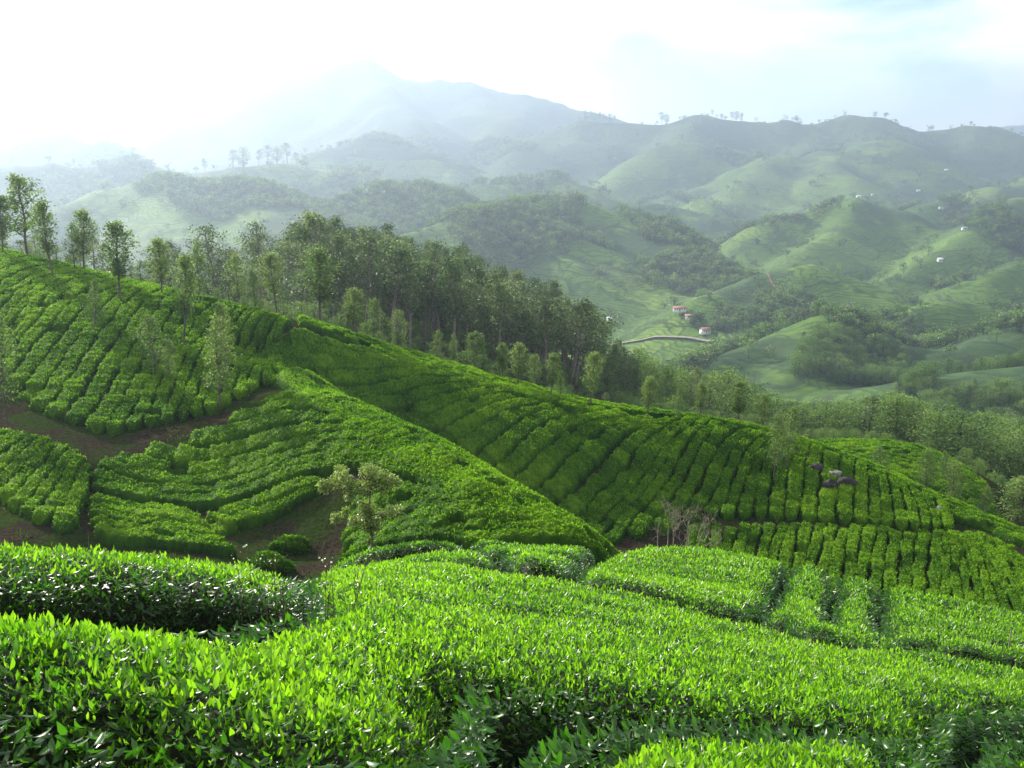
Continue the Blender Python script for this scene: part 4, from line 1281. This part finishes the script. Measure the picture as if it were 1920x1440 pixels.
# ------------------------------------------------------------------ boulders in the tea
def boulder(name, x, y, sx, sy, sz, label, mat, seed, sink=0.25, flat=False):
    r = np.random.default_rng(seed)
    nu, nv = 18, 11
    th, ph = np.meshgrid(np.linspace(0, 2 * math.pi, nu, endpoint=False), np.linspace(0.05, math.pi - 0.05, nv))
    D = np.stack([np.cos(th) * np.sin(ph), np.sin(th) * np.sin(ph), np.cos(ph)], -1)
    R = 1 + 0.28 * fbm(D[..., 0] * 1.7 + seed, D[..., 1] * 1.7 + D[..., 2], 3, seed) + 0.12 * np.round(2 * fbm(D[..., 0] * 3, D[..., 2] * 3 + D[..., 1], 2, seed + 5)) / 2
    V = D * R[..., None] * [sx, sy, sz]
    if flat: V[..., 2] = np.minimum(V[..., 2], sz * 0.45)
    i, j = np.meshgrid(np.arange(nv - 1), np.arange(nu), indexing='ij')
    a, b = (i * nu + j).ravel(), (i * nu + (j + 1) % nu).ravel()
    F = np.c_[a, a + nu, b + nu, b]
    z = float(H(np.array([x]), np.array([y]))[0])
    o = link(name, mesh_np(name, V.reshape(-1, 3), F), mat, loc=(x, y, z + sz * (1 - 2 * sink) * 0.6))
    return tag(o, label, 'boulder', 'rocks in the tea')


def bp(u, v, Y):
    p = at(u, v, Y); return float(p[0]), float(Y)


boulder('boulder', *bp(1563, 908, 82.6), 0.6, 0.5, 0.85, 'pale flat topped boulder catching the sun below the main crest', M_ROCK, 3, 0.1, True)
boulder('boulder', *bp(1548, 905, 82.8), 0.6, 0.5, 0.5, 'small grey boulder just left of the pale flat topped one', M_ROCK, 5, 0.2)
boulder('boulder', *bp(1585, 925, 81.6), 1.05, 0.6, 0.75, 'broad dark rock right below the pale flat topped boulder', M_ROCKD, 8, 0.2)
boulder('boulder', *bp(1530, 890, 83.4), 0.75, 0.5, 0.7, 'dark rock left of the pale boulder close under the main crest', M_ROCKD, 12, 0.2)
boulder('boulder', *bp(1555, 930, 81.4), 0.8, 0.5, 0.65, 'dark low rock under the grey boulder', M_ROCKD, 14, 0.2)
boulder('boulder', *bp(1760, 962, 79.2), 0.6, 0.5, 0.5, 'grey rock at the right end of the main crest', M_ROCK, 19, 0.2)
boulder('boulder', *bp(1768, 978, 78.0), 0.4, 0.35, 0.35, 'little pale stone on the path bank at the right', M_ROCK, 23, 0.2)
boulder('boulder', *bp(15, 990, 36), 1.6, 1.2, 1.0, 'dark rock hump behind the near hedge at the left edge', M_ROCKD, 29, 0.3)


# ------------------------------------------------------------------ lone bushes by the gully
def round_bush(u, v, Y, rx, ry, h, label, mat=M_TEA_ROW):
    p = at(u, v, Y); r = np.random.default_rng(int(u))
    n = 3800
    d = r.normal(0, 1, (n, 3)); d[:, 2] = np.abs(d[:, 2]); d /= np.linalg.norm(d, axis=1)[:, None]
    lump = 0.86 + 0.22 * fbm(d[:, 0] * 2 + u, d[:, 1] * 2 + d[:, 2] * 2, 3, int(u))
    x, y = float(p[0]), float(Y)
    P = d * lump[:, None] * [rx, ry, h] * r.uniform(0.88, 1.0, (n, 1))
    P[:, 2] += H(x + P[:, 0], y + P[:, 1])
    P[:, 0] += x; P[:, 1] += y
    z0 = float(H(np.array([x]), np.array([y]))[0])
    P -= [x, y, z0]
    e = link('tea_bush', None, loc=(x, y, z0)); tag(e, label, 'bush')
    V, F = leaves(P, 0.15, r, up=0.3)
    tn = np.repeat(np.clip(0.2 + 0.4 * d[:, 2] + r.normal(0, 0.15, n), 0, 1), 4)
    link('foliage', mesh_np('foliage', V, F, tint=tn), mat, e)
    parts = [tube([(0, 0, -0.2), (0.3 * rx * math.cos(a), 0.3 * ry * math.sin(a), h * 0.4), (0.6 * rx * math.cos(a), 0.6 * ry * math.sin(a), h * 0.8)], [0.06, 0.04, 0.02], 5) for a in (0.3, 1.7, 3.0, 4.4, 5.5)]
    link('stem', mesh_np('stem', *join(parts), smooth=True), M_BARK, e)
    return e


round_bush(545, 1000, 53.5, 1.35, 0.8, 0.95, 'dark rounded tea bush alone above the dirt gully')
round_bush(512, 1050, 49.5, 1.4, 0.9, 1.05, 'lumpy grey green bush in the gully just behind the near hedge')
round_bush(665, 1035, 50.0, 1.3, 1.0, 1.0, 'low dark bush at the right edge of the dirt gully behind the young tree')


# ------------------------------------------------------------------ young tree on the brow of the near slope
def young_tree():
    r = np.random.default_rng(88)
    Y = 26.0
    b = at(703, 1052, Y)
    x, y = float(b[0]), Y
    z = float(H(np.array([x]), np.array([y]))[0])
    e = link('young_tree', None, loc=(x, y, z))
    tag(e, 'lone young tree with clumped grey green leaves on the brow of the near slope', 'tree')
    k = 26.0 / FPX / 6.0 * 1.02            # metres for one sixth of a picture unit
    top = at(703, 1052, Y)[2] - z          # the foot is hidden by the hedge

    def q(cx, cy, dy=0.0):
        return np.array([(cx - 858) * k, dy, (1390 - cy) * k + float(top)])
    spine = [np.array([0, 0, -0.2]), q(858, 1390), q(838, 1250), q(832, 1100), q(822, 900), q(818, 700), q(830, 500), q(840, 330)]
    parts = [tube(spine, [0.055, 0.05, 0.042, 0.038, 0.03, 0.024, 0.016, 0.006], 7)]
    C = [(320, 440, 80), (300, 400, 70), (430, 390, 95), (480, 300, 85), (560, 260, 85), (600, 420, 90), (585, 570, 60), (560, 480, 80), (740, 430, 95), (760, 300, 85), (850, 270, 90), (860, 420, 95), (930, 360, 85),
         (1000, 300, 85), (1070, 380, 85), (1130, 420, 60), (1010, 440, 70), (740, 690, 70), (820, 740, 75), (640, 860, 70), (700, 880, 70), (440, 810, 70), (400, 900, 50), (500, 840, 50), (790, 860, 70), (880, 880, 75), (930, 830, 60),
         (1090, 690, 80), (1150, 760, 65), (1060, 790, 60), (830, 1060, 40), (790, 970, 55), (880, 960, 50), (760, 780, 60)]
    LP, LT = [], []
    for cx, cy, rr in C:
        dy = r.normal(0, 0.28)
        c = q(cx, cy, dy)
        R = rr * k
        m = int(3.0 * rr * 1.15)
        d = r.normal(0, 1, (m, 3)); d /= np.linalg.norm(d, axis=1)[:, None]
        LP.append(c + d * R * r.uniform(0.35, 1.1, (m, 1)) * [1, 1.1, 0.95])
        LT.append(np.clip(r.normal(0.5, 0.22, m), 0, 1))
        sy = np.clip(cy + 130, 300, 1150)
        st = np.array([np.interp(-sy, [-1390, -1100, -700, -330], [858, 832, 818, 840]), sy])
        s0 = q(st[0], st[1])
        parts.append(tube([s0, (s0 + c) / 2 + [0, 0, -0.03], c], [0.016, 0.011, 0.004], 5))
    for (x1, y1), (x2, y2) in [((838, 1110), (960, 1060)), ((835, 1090), (990, 950))]:
        parts.append(tube([q(x1, y1), (q(x1, y1) + q(x2, y2)) / 2 + [0, 0.05, 0], q(x2, y2, 0.1)], [0.014, 0.010, 0.005], 5))
    P, T = np.vstack(LP), np.concatenate(LT)
    V, F = leaves(P, 0.085, r, droop=0.7, aspect=0.4)
    link('trunk', mesh_np('trunk', *join(parts), smooth=True), M_BARK, e)
    link('crown', mesh_np('crown', V, F, tint=np.repeat(T, 4)), M_YOUNG, e)


young_tree()


# ------------------------------------------------------------------ dead shrub behind the far hedge
def dead_shrub():
    r = np.random.default_rng(17)
    Y = 28.6
    b = at(1270, 1030, Y)
    x, y = float(b[0]), Y
    z = float(H(np.array([x]), np.array([y]))[0])
    e = link('dead_shrub', None, loc=(x, y, z))
    tag(e, 'leafless bleached shrub with twisted branches behind the far near-slope hedge', 'shrub')
    k = Y / FPX / 8.73 * 1.02
    top = float(b[2]) - z

    def q(cx, cy, dy=0.0):
        return np.array([(cx - 785) * k, dy, (1135 - cy) * k + top])
    mains = [[(730, 1250), (735, 1000), (725, 800), (650, 560), (600, 330)], [(735, 900), (750, 650), (720, 470)], [(640, 1230), (640, 700), (590, 560), (540, 370)], [(735, 800), (830, 690), (900, 640)],
             [(955, 1230), (940, 950), (935, 710), (1010, 540), (1070, 460)], [(970, 1100), (985, 850), (1060, 780)], [(1110, 1230), (1130, 980), (1230, 720), (1385, 520)], [(1130, 950), (1160, 780), (1290, 540)],
             [(1190, 1010), (1290, 870), (1340, 800)], [(1200, 1200), (1230, 1070), (1360, 990), (1460, 830)], [(1300, 1030), (1400, 1050), (1490, 940)], [(440, 1250), (430, 800), (440, 660)], [(935, 710), (880, 650), (840, 560), (930, 430)],
             [(650, 560), (690, 500), (800, 560)], [(690, 760), (760, 700), (810, 480)], [(800, 1200), (850, 1000), (920, 900)]]
    parts = []

    def twig(p, d, L, rad, depth):
        pts_ = [p]
        for s in range(4):
            d = d + r.normal(0, 0.28, 3) + np.array([0, 0, 0.06]); d /= np.linalg.norm(d)
            pts_.append(pts_[-1] + d * L / 4)
        parts.append(tube(pts_, np.linspace(rad, rad * 0.35, 5), 4))
        if depth:
            for s in range(2):
                twig(pts_[r.integers(2, 5)], d + r.normal(0, 0.7, 3), L * 0.6, rad * 0.55, depth - 1)
    for mline in mains:
        dy = r.normal(0, 0.14)
        P = np.array([q(a, c, dy + r.normal(0, 0.03)) for a, c in mline])
        P = smooth_poly(resample(np.c_[P, np.zeros(len(P))][:, :3], 10), 1)
        parts.append(tube(P, np.linspace(0.019, 0.007, 10), 5))
        for s in range(9):
            i = r.integers(3, 10)
            twig(P[i], np.array([r.normal(0, 0.8), r.normal(0, 0.8), 0.6]), r.uniform(0.15, 0.36), 0.007, 2)
    link('branches', mesh_np('branches', *join(parts), smooth=True), M_DEAD, e)
    n = 900
    P = np.c_[r.normal(-0.05, 0.55, n), r.normal(0, 0.3, n), np.zeros(n)]
    P[:, 2] = H(x + P[:, 0], y + P[:, 1]) - z + 0.3 + r.random(n) * (0.5 * np.exp(-(P[:, 0] / 0.6) ** 2) + top * 0.5)
    V, F = leaves(P, 0.22, r, aspect=0.12, up=0.9)
    link('dry_grass', mesh_np('dry_grass', V, F, tint=np.repeat(r.random(n), 4)), M_STRAW, e)['kind'] = 'stuff'


dead_shrub()

# ------------------------------------------------------------------ the tea of the near slope, leaf by leaf
def leaf_shape(fine):
    """unit leaf along +x, blade in xy, folded on its rib and bowed; vertices and triangles"""
    if fine:
        V = np.array([(0, 0, 0), (0.30, 0, 0.02), (0.26, 0.135, 0.07), (0.26, -0.135, 0.07), (0.66, 0, -0.01), (0.62, 0.140, 0.045), (0.62, -0.140, 0.045), (1.0, 0, -0.16)])
        F = np.array([(0, 1, 2), (0, 3, 1), (1, 4, 5), (1, 5, 2), (1, 3, 6), (1, 6, 4), (4, 7, 5), (4, 6, 7)])
    else:
        V = np.array([(0, 0, 0), (0.45, 0.18, 0.05), (1.0, 0, -0.05), (0.45, -0.18, 0.05)])
        F = np.array([(0, 2, 1), (0, 3, 2)])
    return V, F


LEAF = {True: leaf_shape(True), False: leaf_shape(False)}


def leaf_frames(d, r):
    s = np.cross(d, np.array([0, 0, 1.0])[None] + r.normal(0, 0.45, d.shape)); s /= np.linalg.norm(s, axis=1)[:, None]
    return s, np.cross(d, s)


def leaf_cloud(P, d, s, k, L, fine):
    V0, F0 = LEAF[fine]
    V = P[:, None] + L[:, None, None] * (V0[None, :, 0:1] * d[:, None] + V0[None, :, 1:2] * s[:, None] + V0[None, :, 2:3] * k[:, None])
    F = (F0[None] + (len(V0) * np.arange(len(P)))[:, None, None]).reshape(-1, 3)
    return V.reshape(-1, 3), F, len(V0)


def edge_dist(P, poly):
    best = np.full(len(P), 1e9)
    nx = np.zeros((len(P), 2))
    for i in range(len(poly)):
        a, b = poly[i - 1], poly[i]
        d = b - a
        t = np.clip(((P - a) @ d) / (d @ d), 0, 1)
        v = P - a - t[:, None] * d
        D = np.hypot(v[:, 0], v[:, 1])
        m = D < best
        best[m] = D[m]
        nx[m] = -v[m] / np.maximum(D[m], 1e-6)[:, None]
    return best, nx            # outward horizontal direction


LEAF_ME = []
for k in range(5):
    V0, F0 = LEAF[True]
    V = V0.copy()
    V[:, 1] *= 0.85 + 0.09 * k
    V[:, 2] -= (0.05 * k - 0.06) * V[:, 0] ** 2
    me = mesh_np('leaf', V, F0, smooth=True, tint=np.full(len(V), [0.45, 0.6, 0.72, 0.85, 0.95][k]))
    me.materials.append(M_TEA_NEAR)
    LEAF_ME.append(me)


def canopy(X, Y, poly, hh):
    P = np.c_[X, Y]
    D, N = edge_dist(P, poly)
    bump = 0.10 * fbm(X / 1.1, Y / 1.1, 3, 61) + 0.05 * fbm(X / 0.35, Y / 0.35, 2, 62) - 0.10 * np.clip(fbm(X / 0.9 + 7, Y / 0.9, 2, 63) - 0.35, 0, 1) * 3
    return H(X, Y) + hh * (1 - np.exp(-D / np.interp(Y, [6, 12], [0.13, 0.06]))) * (1 + bump), D, N


def near_hedge(poly_uY, label, hh=0.85, singles=0, seed=0, name='tea_hedge'):
    poly = np.array([((u - 960) / FPX * Y * 1.07, Y) for u, Y in poly_uY])
    # wavy outline
    Q = resample(np.vstack([poly, poly[:1]]), 90)[:-1]
    Q = Q + 0.10 * np.c_[fbm(Q[:, 0] / 0.7, Q[:, 1] / 0.7, 2, 71), fbm(Q[:, 0] / 0.7, Q[:, 1] / 0.7, 2, 72)]
    r = np.random.default_rng(900 + seed)
    c = Q.mean(0)
    zc = float(H(c[0:1], c[1:2])[0])
    e = link(name, None, loc=(c[0], c[1], zc))
    tag(e, label, 'tea hedge', 'tea on the near slope')
    org = np.array([c[0], c[1], zc])
    lo, hi = Q.min(0), Q.max(0)
    area = (hi - lo).prod()

    def dens(Y):
        return np.interp(Y, [2.5, 5, 8, 14, 26], [5200, 4200, 2700, 1250, 640])
    n = int(area * dens(lo[1]))
    # shoots first, then the leaves round each shoot
    K = 5
    C2 = lo + (hi - lo) * r.random((n // K, 2))
    C2 = C2[r.random(len(C2)) < dens(C2[:, 1]) / dens(lo[1])]
    C2 = C2[np.abs(C2[:, 0]) < 0.60 * C2[:, 1] + 0.8]     # skip what lies far outside the view
    C2 = C2[in_poly(C2, Q)]
    nc = len(C2)
    vig = r.normal(0, 1, nc)                                # vigour of the shoot
    jit_ = np.repeat(np.interp(C2[:, 1], [3, 8, 20], [0.012, 0.02, 0.06]), K)[:, None]
    P2 = np.repeat(C2, K, 0) + r.normal(0, 1, (nc * K, 2)) * jit_
    n = len(P2)
    zt, D, N = canopy(P2[:, 0], P2[:, 1], Q, hh)
    rank = np.tile(np.arange(K), nc)                        # 0, 1 young and upright, 4 old and low
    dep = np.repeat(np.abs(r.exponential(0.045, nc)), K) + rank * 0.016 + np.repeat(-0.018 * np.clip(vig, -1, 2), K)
    g = H(P2[:, 0], P2[:, 1])
    z = np.maximum(zt - dep, g + 0.05)
    dep = np.clip(dep, 0, 1)
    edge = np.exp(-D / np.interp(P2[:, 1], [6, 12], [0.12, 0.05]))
    az = np.repeat(r.random(nc) * 6.28, K) + rank * 2.4 + r.normal(0, 0.3, n)
    el = np.radians(np.clip(np.array([66, 48, 30, 14, -2])[rank] + r.normal(0, 15, n) - 35 * edge, -50, 86))
    d = np.c_[np.cos(az) * np.cos(el), np.sin(az) * np.cos(el), np.sin(el)]
    d[:, :2] += N * (0.9 * edge)[:, None]
    patch = fbm(P2[:, 0] / 1.6, P2[:, 1] / 1.6, 3, 66)
    tint = np.array([0.90, 0.76, 0.58, 0.40, 0.26])[rank] + 0.20 * patch - 1.3 * dep - 0.25 * edge + np.repeat(0.08 * vig, K) + r.normal(0, 0.08, n)  # leaf age by rank; shade of deep and edge leaves also put into tint
    L = np.interp(P2[:, 1], [3, 8, 16, 28], [0.054, 0.056, 0.082, 0.115]) * np.array([0.7, 0.95, 1.1, 1.15, 1.1])[rank] * r.uniform(0.75, 1.2, n)
    Pall = [np.c_[P2, z]]; dall = [d]; Lall = [L]; tall = [tint]
    # the flanks
    per = np.hypot(*np.diff(np.vstack([Q, Q[:1]]), axis=0).T)
    m = int(per.sum() * hh * np.interp(Q[:, 1].mean(), [3, 8, 14, 20], [1500, 900, 330, 240]))
    t = r.random(m)
    cs = np.r_[0, np.cumsum(per)] / per.sum()
    idx = np.clip(np.searchsorted(cs, t) - 1, 0, len(Q) - 1)
    f = ((t - cs[idx]) * per.sum() / per[idx])[:, None]
    B = Q[idx] * (1 - f) + Q[(idx + 1) % len(Q)] * f
    inn = np.abs(r.normal(0, 0.07, m))
    _, Nn = edge_dist(B + (c - B) * 0.02, Q)
    B = B - Nn * inn[:, None]
    ok = (np.abs(B[:, 0]) < 0.60 * B[:, 1] + 0.8)
    B, Nn, inn = B[ok], Nn[ok], inn[ok]; m = len(B)
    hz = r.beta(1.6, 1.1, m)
    zb = H(B[:, 0], B[:, 1]) + 0.06 + hh * 0.80 * hz
    az = np.arctan2(Nn[:, 1], Nn[:, 0]) + r.normal(0, 0.7, m)
    el = np.radians(r.normal(5, 30, m))
    d2 = np.c_[np.cos(az) * np.cos(el), np.sin(az) * np.cos(el), np.sin(el)]
    Pall.append(np.c_[B, zb]); dall.append(d2)
    Lall.append(np.interp(B[:, 1], [3, 8, 16, 28], [0.068, 0.070, 0.085, 0.11]) * r.uniform(0.65, 1.2, m))
    tall.append(0.07 + 0.30 * hz ** 2 + r.normal(0, 0.08, m))  # flanks tinted darker lower down: painted shade as well as older leaves
    P, d, L, tint = np.vstack(Pall), np.vstack(dall), np.concatenate(Lall), np.clip(np.concatenate(tall), 0.02, 1)
    d /= np.linalg.norm(d, axis=1)[:, None]
    s, k = leaf_frames(d, r)
    # the leaves that stand out largest are single parts
    if singles:
        dist = np.linalg.norm(P - [0, 0, CAMZ], axis=1)
        xc = P[:, 0] / (P[:, 1] * 1.07)
        score = L / dist * (0.4 + tint)
        score[(np.abs(xc) > 0.5) | (tint < 0.4) | (P[:, 2] < H(P[:, 0], P[:, 1]) + hh * 0.78)] = 0
        pick = np.argsort(-score)[:singles]
        for i in pick:
            me = LEAF_ME[int(np.clip((tint[i] - 0.4) / 0.12, 0, 4))]
            o = bpy.data.objects.new('leaf', me); COL.objects.link(o); o.parent = e
            Mx = Matrix(((d[i, 0], s[i, 0], k[i, 0]), (d[i, 1], s[i, 1], k[i, 1]), (d[i, 2], s[i, 2], k[i, 2]))).to_4x4()
            o.matrix_local = Matrix.Translation(Vector(P[i] - org)) @ Mx @ Matrix.Scale(L[i] * 1.12, 4)
        mask = np.ones(len(P), bool); mask[pick] = False
        P, d, s, k, L, tint = P[mask], d[mask], s[mask], k[mask], L[mask], tint[mask]
    parts, T, b = [], [], 0
    near = P[:, 1] < 6.2
    for fine, sel in ((True, near), (False, ~near)):
        if sel.any():
            V, F, nv = leaf_cloud(P[sel] - org, d[sel], s[sel], k[sel], L[sel], fine)
            parts.append((V, F)); T.append(np.repeat(tint[sel], nv))
    V, F = join(parts)
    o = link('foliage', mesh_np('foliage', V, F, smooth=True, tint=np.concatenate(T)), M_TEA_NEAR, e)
    o['kind'] = 'stuff'
    # solid dark sheet below the leaves, added to block light, standing for inner twigs
    st = float(np.interp(Q[:, 1].mean(), [3, 8, 20], [0.10, 0.14, 0.22]))
    X, Y = np.meshgrid(np.arange(lo[0] - st, hi[0] + 2 * st, st), np.arange(lo[1] - st, hi[1] + 2 * st, st))
    pin = in_poly(np.c_[X.ravel(), Y.ravel()], Q)
    zt, D, N = canopy(X.ravel(), Y.ravel(), Q, hh)
    gz = H(X.ravel(), Y.ravel())
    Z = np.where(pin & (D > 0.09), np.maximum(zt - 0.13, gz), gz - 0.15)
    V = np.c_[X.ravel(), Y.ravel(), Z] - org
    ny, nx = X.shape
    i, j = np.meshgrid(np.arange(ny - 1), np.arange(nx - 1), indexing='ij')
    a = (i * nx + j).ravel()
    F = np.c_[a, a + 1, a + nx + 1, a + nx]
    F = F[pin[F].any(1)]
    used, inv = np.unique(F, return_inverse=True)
    link('branches', mesh_np('branches', V[used], inv.reshape(-1, 4), smooth=True), M_TWIG_BODY, e)
    return e


NEAR = [
    ([(-330, 3.1), (-100, 2.75), (100, 2.70), (500, 2.70), (760, 2.95), (850, 3.6), (858, 4.5), (920, 4.85), (1020, 4.8), (1120, 5.0), (1230, 4.95), (1330, 4.8), (1500, 4.85), (1700, 5.0), (1800, 5.0), (1830, 6.4), (1980, 7.2), (2120, 9.5),
      (1900, 10.7), (1700, 10.3), (1560, 9.9), (1480, 10.4), (1300, 12.0), (1080, 12.6), (940, 12.4), (800, 14.0), (640, 15.0), (585, 12), (562, 8.8), (575, 7.2), (575, 6.3), (480, 5.3), (400, 4.8), (200, 4.35), (0, 4.05), (-330, 3.85)],
     'wide bright tea carpet from the lower left corner across the middle of the near slope', 0.80, 300),
    ([(985, 3.3), (965, 2.55), (1400, 2.35), (1750, 2.45), (1820, 3.2), (1815, 4.4), (1700, 4.75), (1500, 4.6), (1300, 4.35), (1180, 4.1), (1060, 3.8)],
     'nearest tea hedge at the lower right beside the dark gap', 0.83, 300),
    ([(-330, 5.4), (0, 5.55), (150, 6.1), (300, 6.5), (430, 6.8), (560, 7.1), (560, 8.6), (480, 10.5), (330, 10), (150, 9), (0, 8.2), (-330, 7.6)], 'dark sided tea hedge behind the gap at the left', 0.85, 250),
    ([(1885, 2.9), (2150, 3.0), (2200, 6.0), (1890, 5.4)], 'tea hedge cut by the lower right picture corner', 0.8, 80),
    ([(570, 10.5), (560, 9.5), (440, 11.2), (420, 13), (500, 15.5), (600, 16.5), (630, 15.6)], 'tea hedge on the brow left of the bright carpet', 0.75, 0),
    ([(1085, 13.8), (1300, 13.4), (1408, 13.2), (1474, 21.6), (1340, 23.5), (1200, 24), (1110, 20)], 'broad tea block left of the first cross gap on the right', 0.78, 0),
    ([(1434, 13.2), (1546, 13.0), (1556, 20.6), (1496, 21.6)], 'tea block between the first and second cross gaps on the right', 0.80, 0),
    ([(1568, 13.0), (1650, 13.0), (1646, 19.8), (1576, 20.6)], 'narrow tea block between the second and third cross gaps on the right', 0.80, 0),
    ([(1672, 13.0), (1950, 13.7), (2150, 14.8), (2150, 17.5), (1900, 18.2), (1664, 19.6)], 'long tea block at the right picture edge beyond the dark furrow', 0.84, 0),
    ([(1480, 11.3), (1600, 10.9), (1700, 11.2), (1715, 11.8), (1600, 12.2), (1480, 12.4)], 'small lens shaped tea bush between two dark furrows', 0.92, 0),
    ([(1750, 11.3), (1950, 11.6), (2150, 12), (2150, 13.3), (1950, 12.8), (1765, 12.2)], 'narrow tea strip right of the lens shaped bush', 0.88, 0),
    ([(660, 16.0), (840, 14.9), (930, 15.2), (900, 19.0), (700, 20.5), (635, 19)], 'flat tea block below the foot of the young tree', 0.72, 0),
    ([(960, 14.4), (1060, 14.2), (1085, 17.6), (960, 18.0), (940, 17)], 'tea block right of the flat one below the young tree', 0.85, 0),
    ([(910, 19.6), (1080, 19.6), (1100, 22.4), (1000, 23.0), (895, 22.4)], 'small dark fronted bush row in the middle of the brow', 0.98, 0),
    ([(618, 22.4), (700, 23.2), (860, 23.6), (860, 25.2), (700, 25.4), (608, 24.2)], 'tea row on the brow at the foot of the young tree', 0.8, 0),
    ([(885, 24.4), (1000, 24.8), (1100, 24.4), (1110, 26.4), (1000, 27.0), (885, 26.4)], 'farthest tea row in the middle of the brow', 0.95, 0),
    ([(1140, 25.2), (1330, 24.8), (1340, 27.0), (1230, 27.6), (1140, 27.0)], 'farthest tea row in front of the dead shrub', 0.9, 0),
]
for k, (poly, lab, hh, ns) in enumerate(NEAR):
    near_hedge(poly, lab, hh, ns, seed=k)


# ------------------------------------------------------------------ flowering weed in the gap, stakes
def weed():
    r = np.random.default_rng(4)
    Y = 6.3
    x = float(at(575, 1100, Y)[0])
    z = float(H(np.array([x]), np.array([Y]))[0])
    e = link('flowering_weed', None, loc=(x, Y, z))
    tag(e, 'wispy weed with tiny white flowers in the gap between near hedges', 'weed')
    stems, fl = [], []
    for k in range(20):
        a, t = r.random() * 6.28, abs(r.normal(0, 0.3))
        L = r.uniform(0.75, 1.15)
        b = np.array([r.normal(0, 0.18), r.normal(0, 0.10), 0])
        tip = b + np.array([math.cos(a) * math.sin(t) * L, math.sin(a) * math.sin(t) * L * 0.5, math.cos(t) * L])
        stems.append(tube([b, (b + tip) / 2 + r.normal(0, 0.02, 3), tip], [0.004, 0.003, 0.002], 4))
        fl.append(tip + r.normal(0, 0.025, (7, 3)))
    link('stem', mesh_np('stem', *join(stems)), M_STRAW, e)
    P = np.vstack(fl)
    V, F = leaves(P, 0.015, r, aspect=0.9)
    link('flowers', mesh_np('flowers', V, F, tint=np.repeat(r.random(len(P)), 4)), M_FLOWER, e)['kind'] = 'stuff'


weed()


def stake(u, v, Y, h, label):
    p = at(u, v, Y); x = float(p[0])
    z = float(H(np.array([x]), np.array([Y]))[0])
    V, F = tube([(0, 0, -0.1), (0.01, 0, h * 0.5), (0.03, 0.01, h)], [0.011, 0.010, 0.008], 6)
    tag(link('stake', mesh_np('stake', V, F, smooth=True), M_DEAD, loc=(x, Y, z)), label, 'stake')


stake(1893, 1180, 12.8, 1.1, 'thin pale stake in the furrow at the right edge')
stake(166, 1020, 50, 1.6, 'thin stake on the earth track at the left')
stake(605, 1050, 40, 1.6, 'short pale stake at the gully left of the young tree')


def track_weeds():
    r = np.random.default_rng(61)
    c = np.c_[r.uniform(-42, 6, 1500), r.uniform(36, 76, 1500)]
    c = c[fbm(c[:, 0] / 4, c[:, 1] / 4, 2, 19) > -0.25]
    P = np.repeat(c, 9, 0) + r.normal(0, 0.16, (len(c) * 9, 2))
    P3 = np.c_[P, H(P[:, 0], P[:, 1]) + 0.02]
    V, F = leaves(P3, 0.26, r, aspect=0.16, up=1.1)
    o = link('weeds', mesh_np('weeds', V, F, tint=np.repeat(r.random(len(P3)), 4)), leaf_mat('weed_leaf', [(0, (0.030, 0.055, 0.012)), (1, (0.110, 0.120, 0.035))], trans=0.3, rough=0.7, spec=0.1, tscale=1.2))
    tag(o, 'sparse weeds and grass on the bare tracks and gully floor', 'weeds', kind='stuff')
    n = 500
    q = np.c_[r.uniform(-42, 6, n), r.uniform(38, 76, n)]
    sz = r.uniform(0.04, 0.13, n)
    T = np.array([(1, 0, -0.3), (-0.5, 0.87, -0.3), (-0.5, -0.87, -0.3), (0, 0, 0.8)])
    V = (q_ := np.c_[q, H(q[:, 0], q[:, 1])])[:, None] + T[None] * sz[:, None, None] * r.uniform(0.7, 1.3, (n, 4, 1))
    b = (4 * np.arange(n))[:, None]
    F = np.vstack([b + np.array(f) for f in ((0, 1, 3), (1, 2, 3), (2, 0, 3), (0, 2, 1))])
    o = link('gravel', mesh_np('gravel', V.reshape(-1, 3), F), M_ROCKD)
    tag(o, 'loose dark stones on the bare tracks', 'gravel', kind='stuff')


track_weeds()
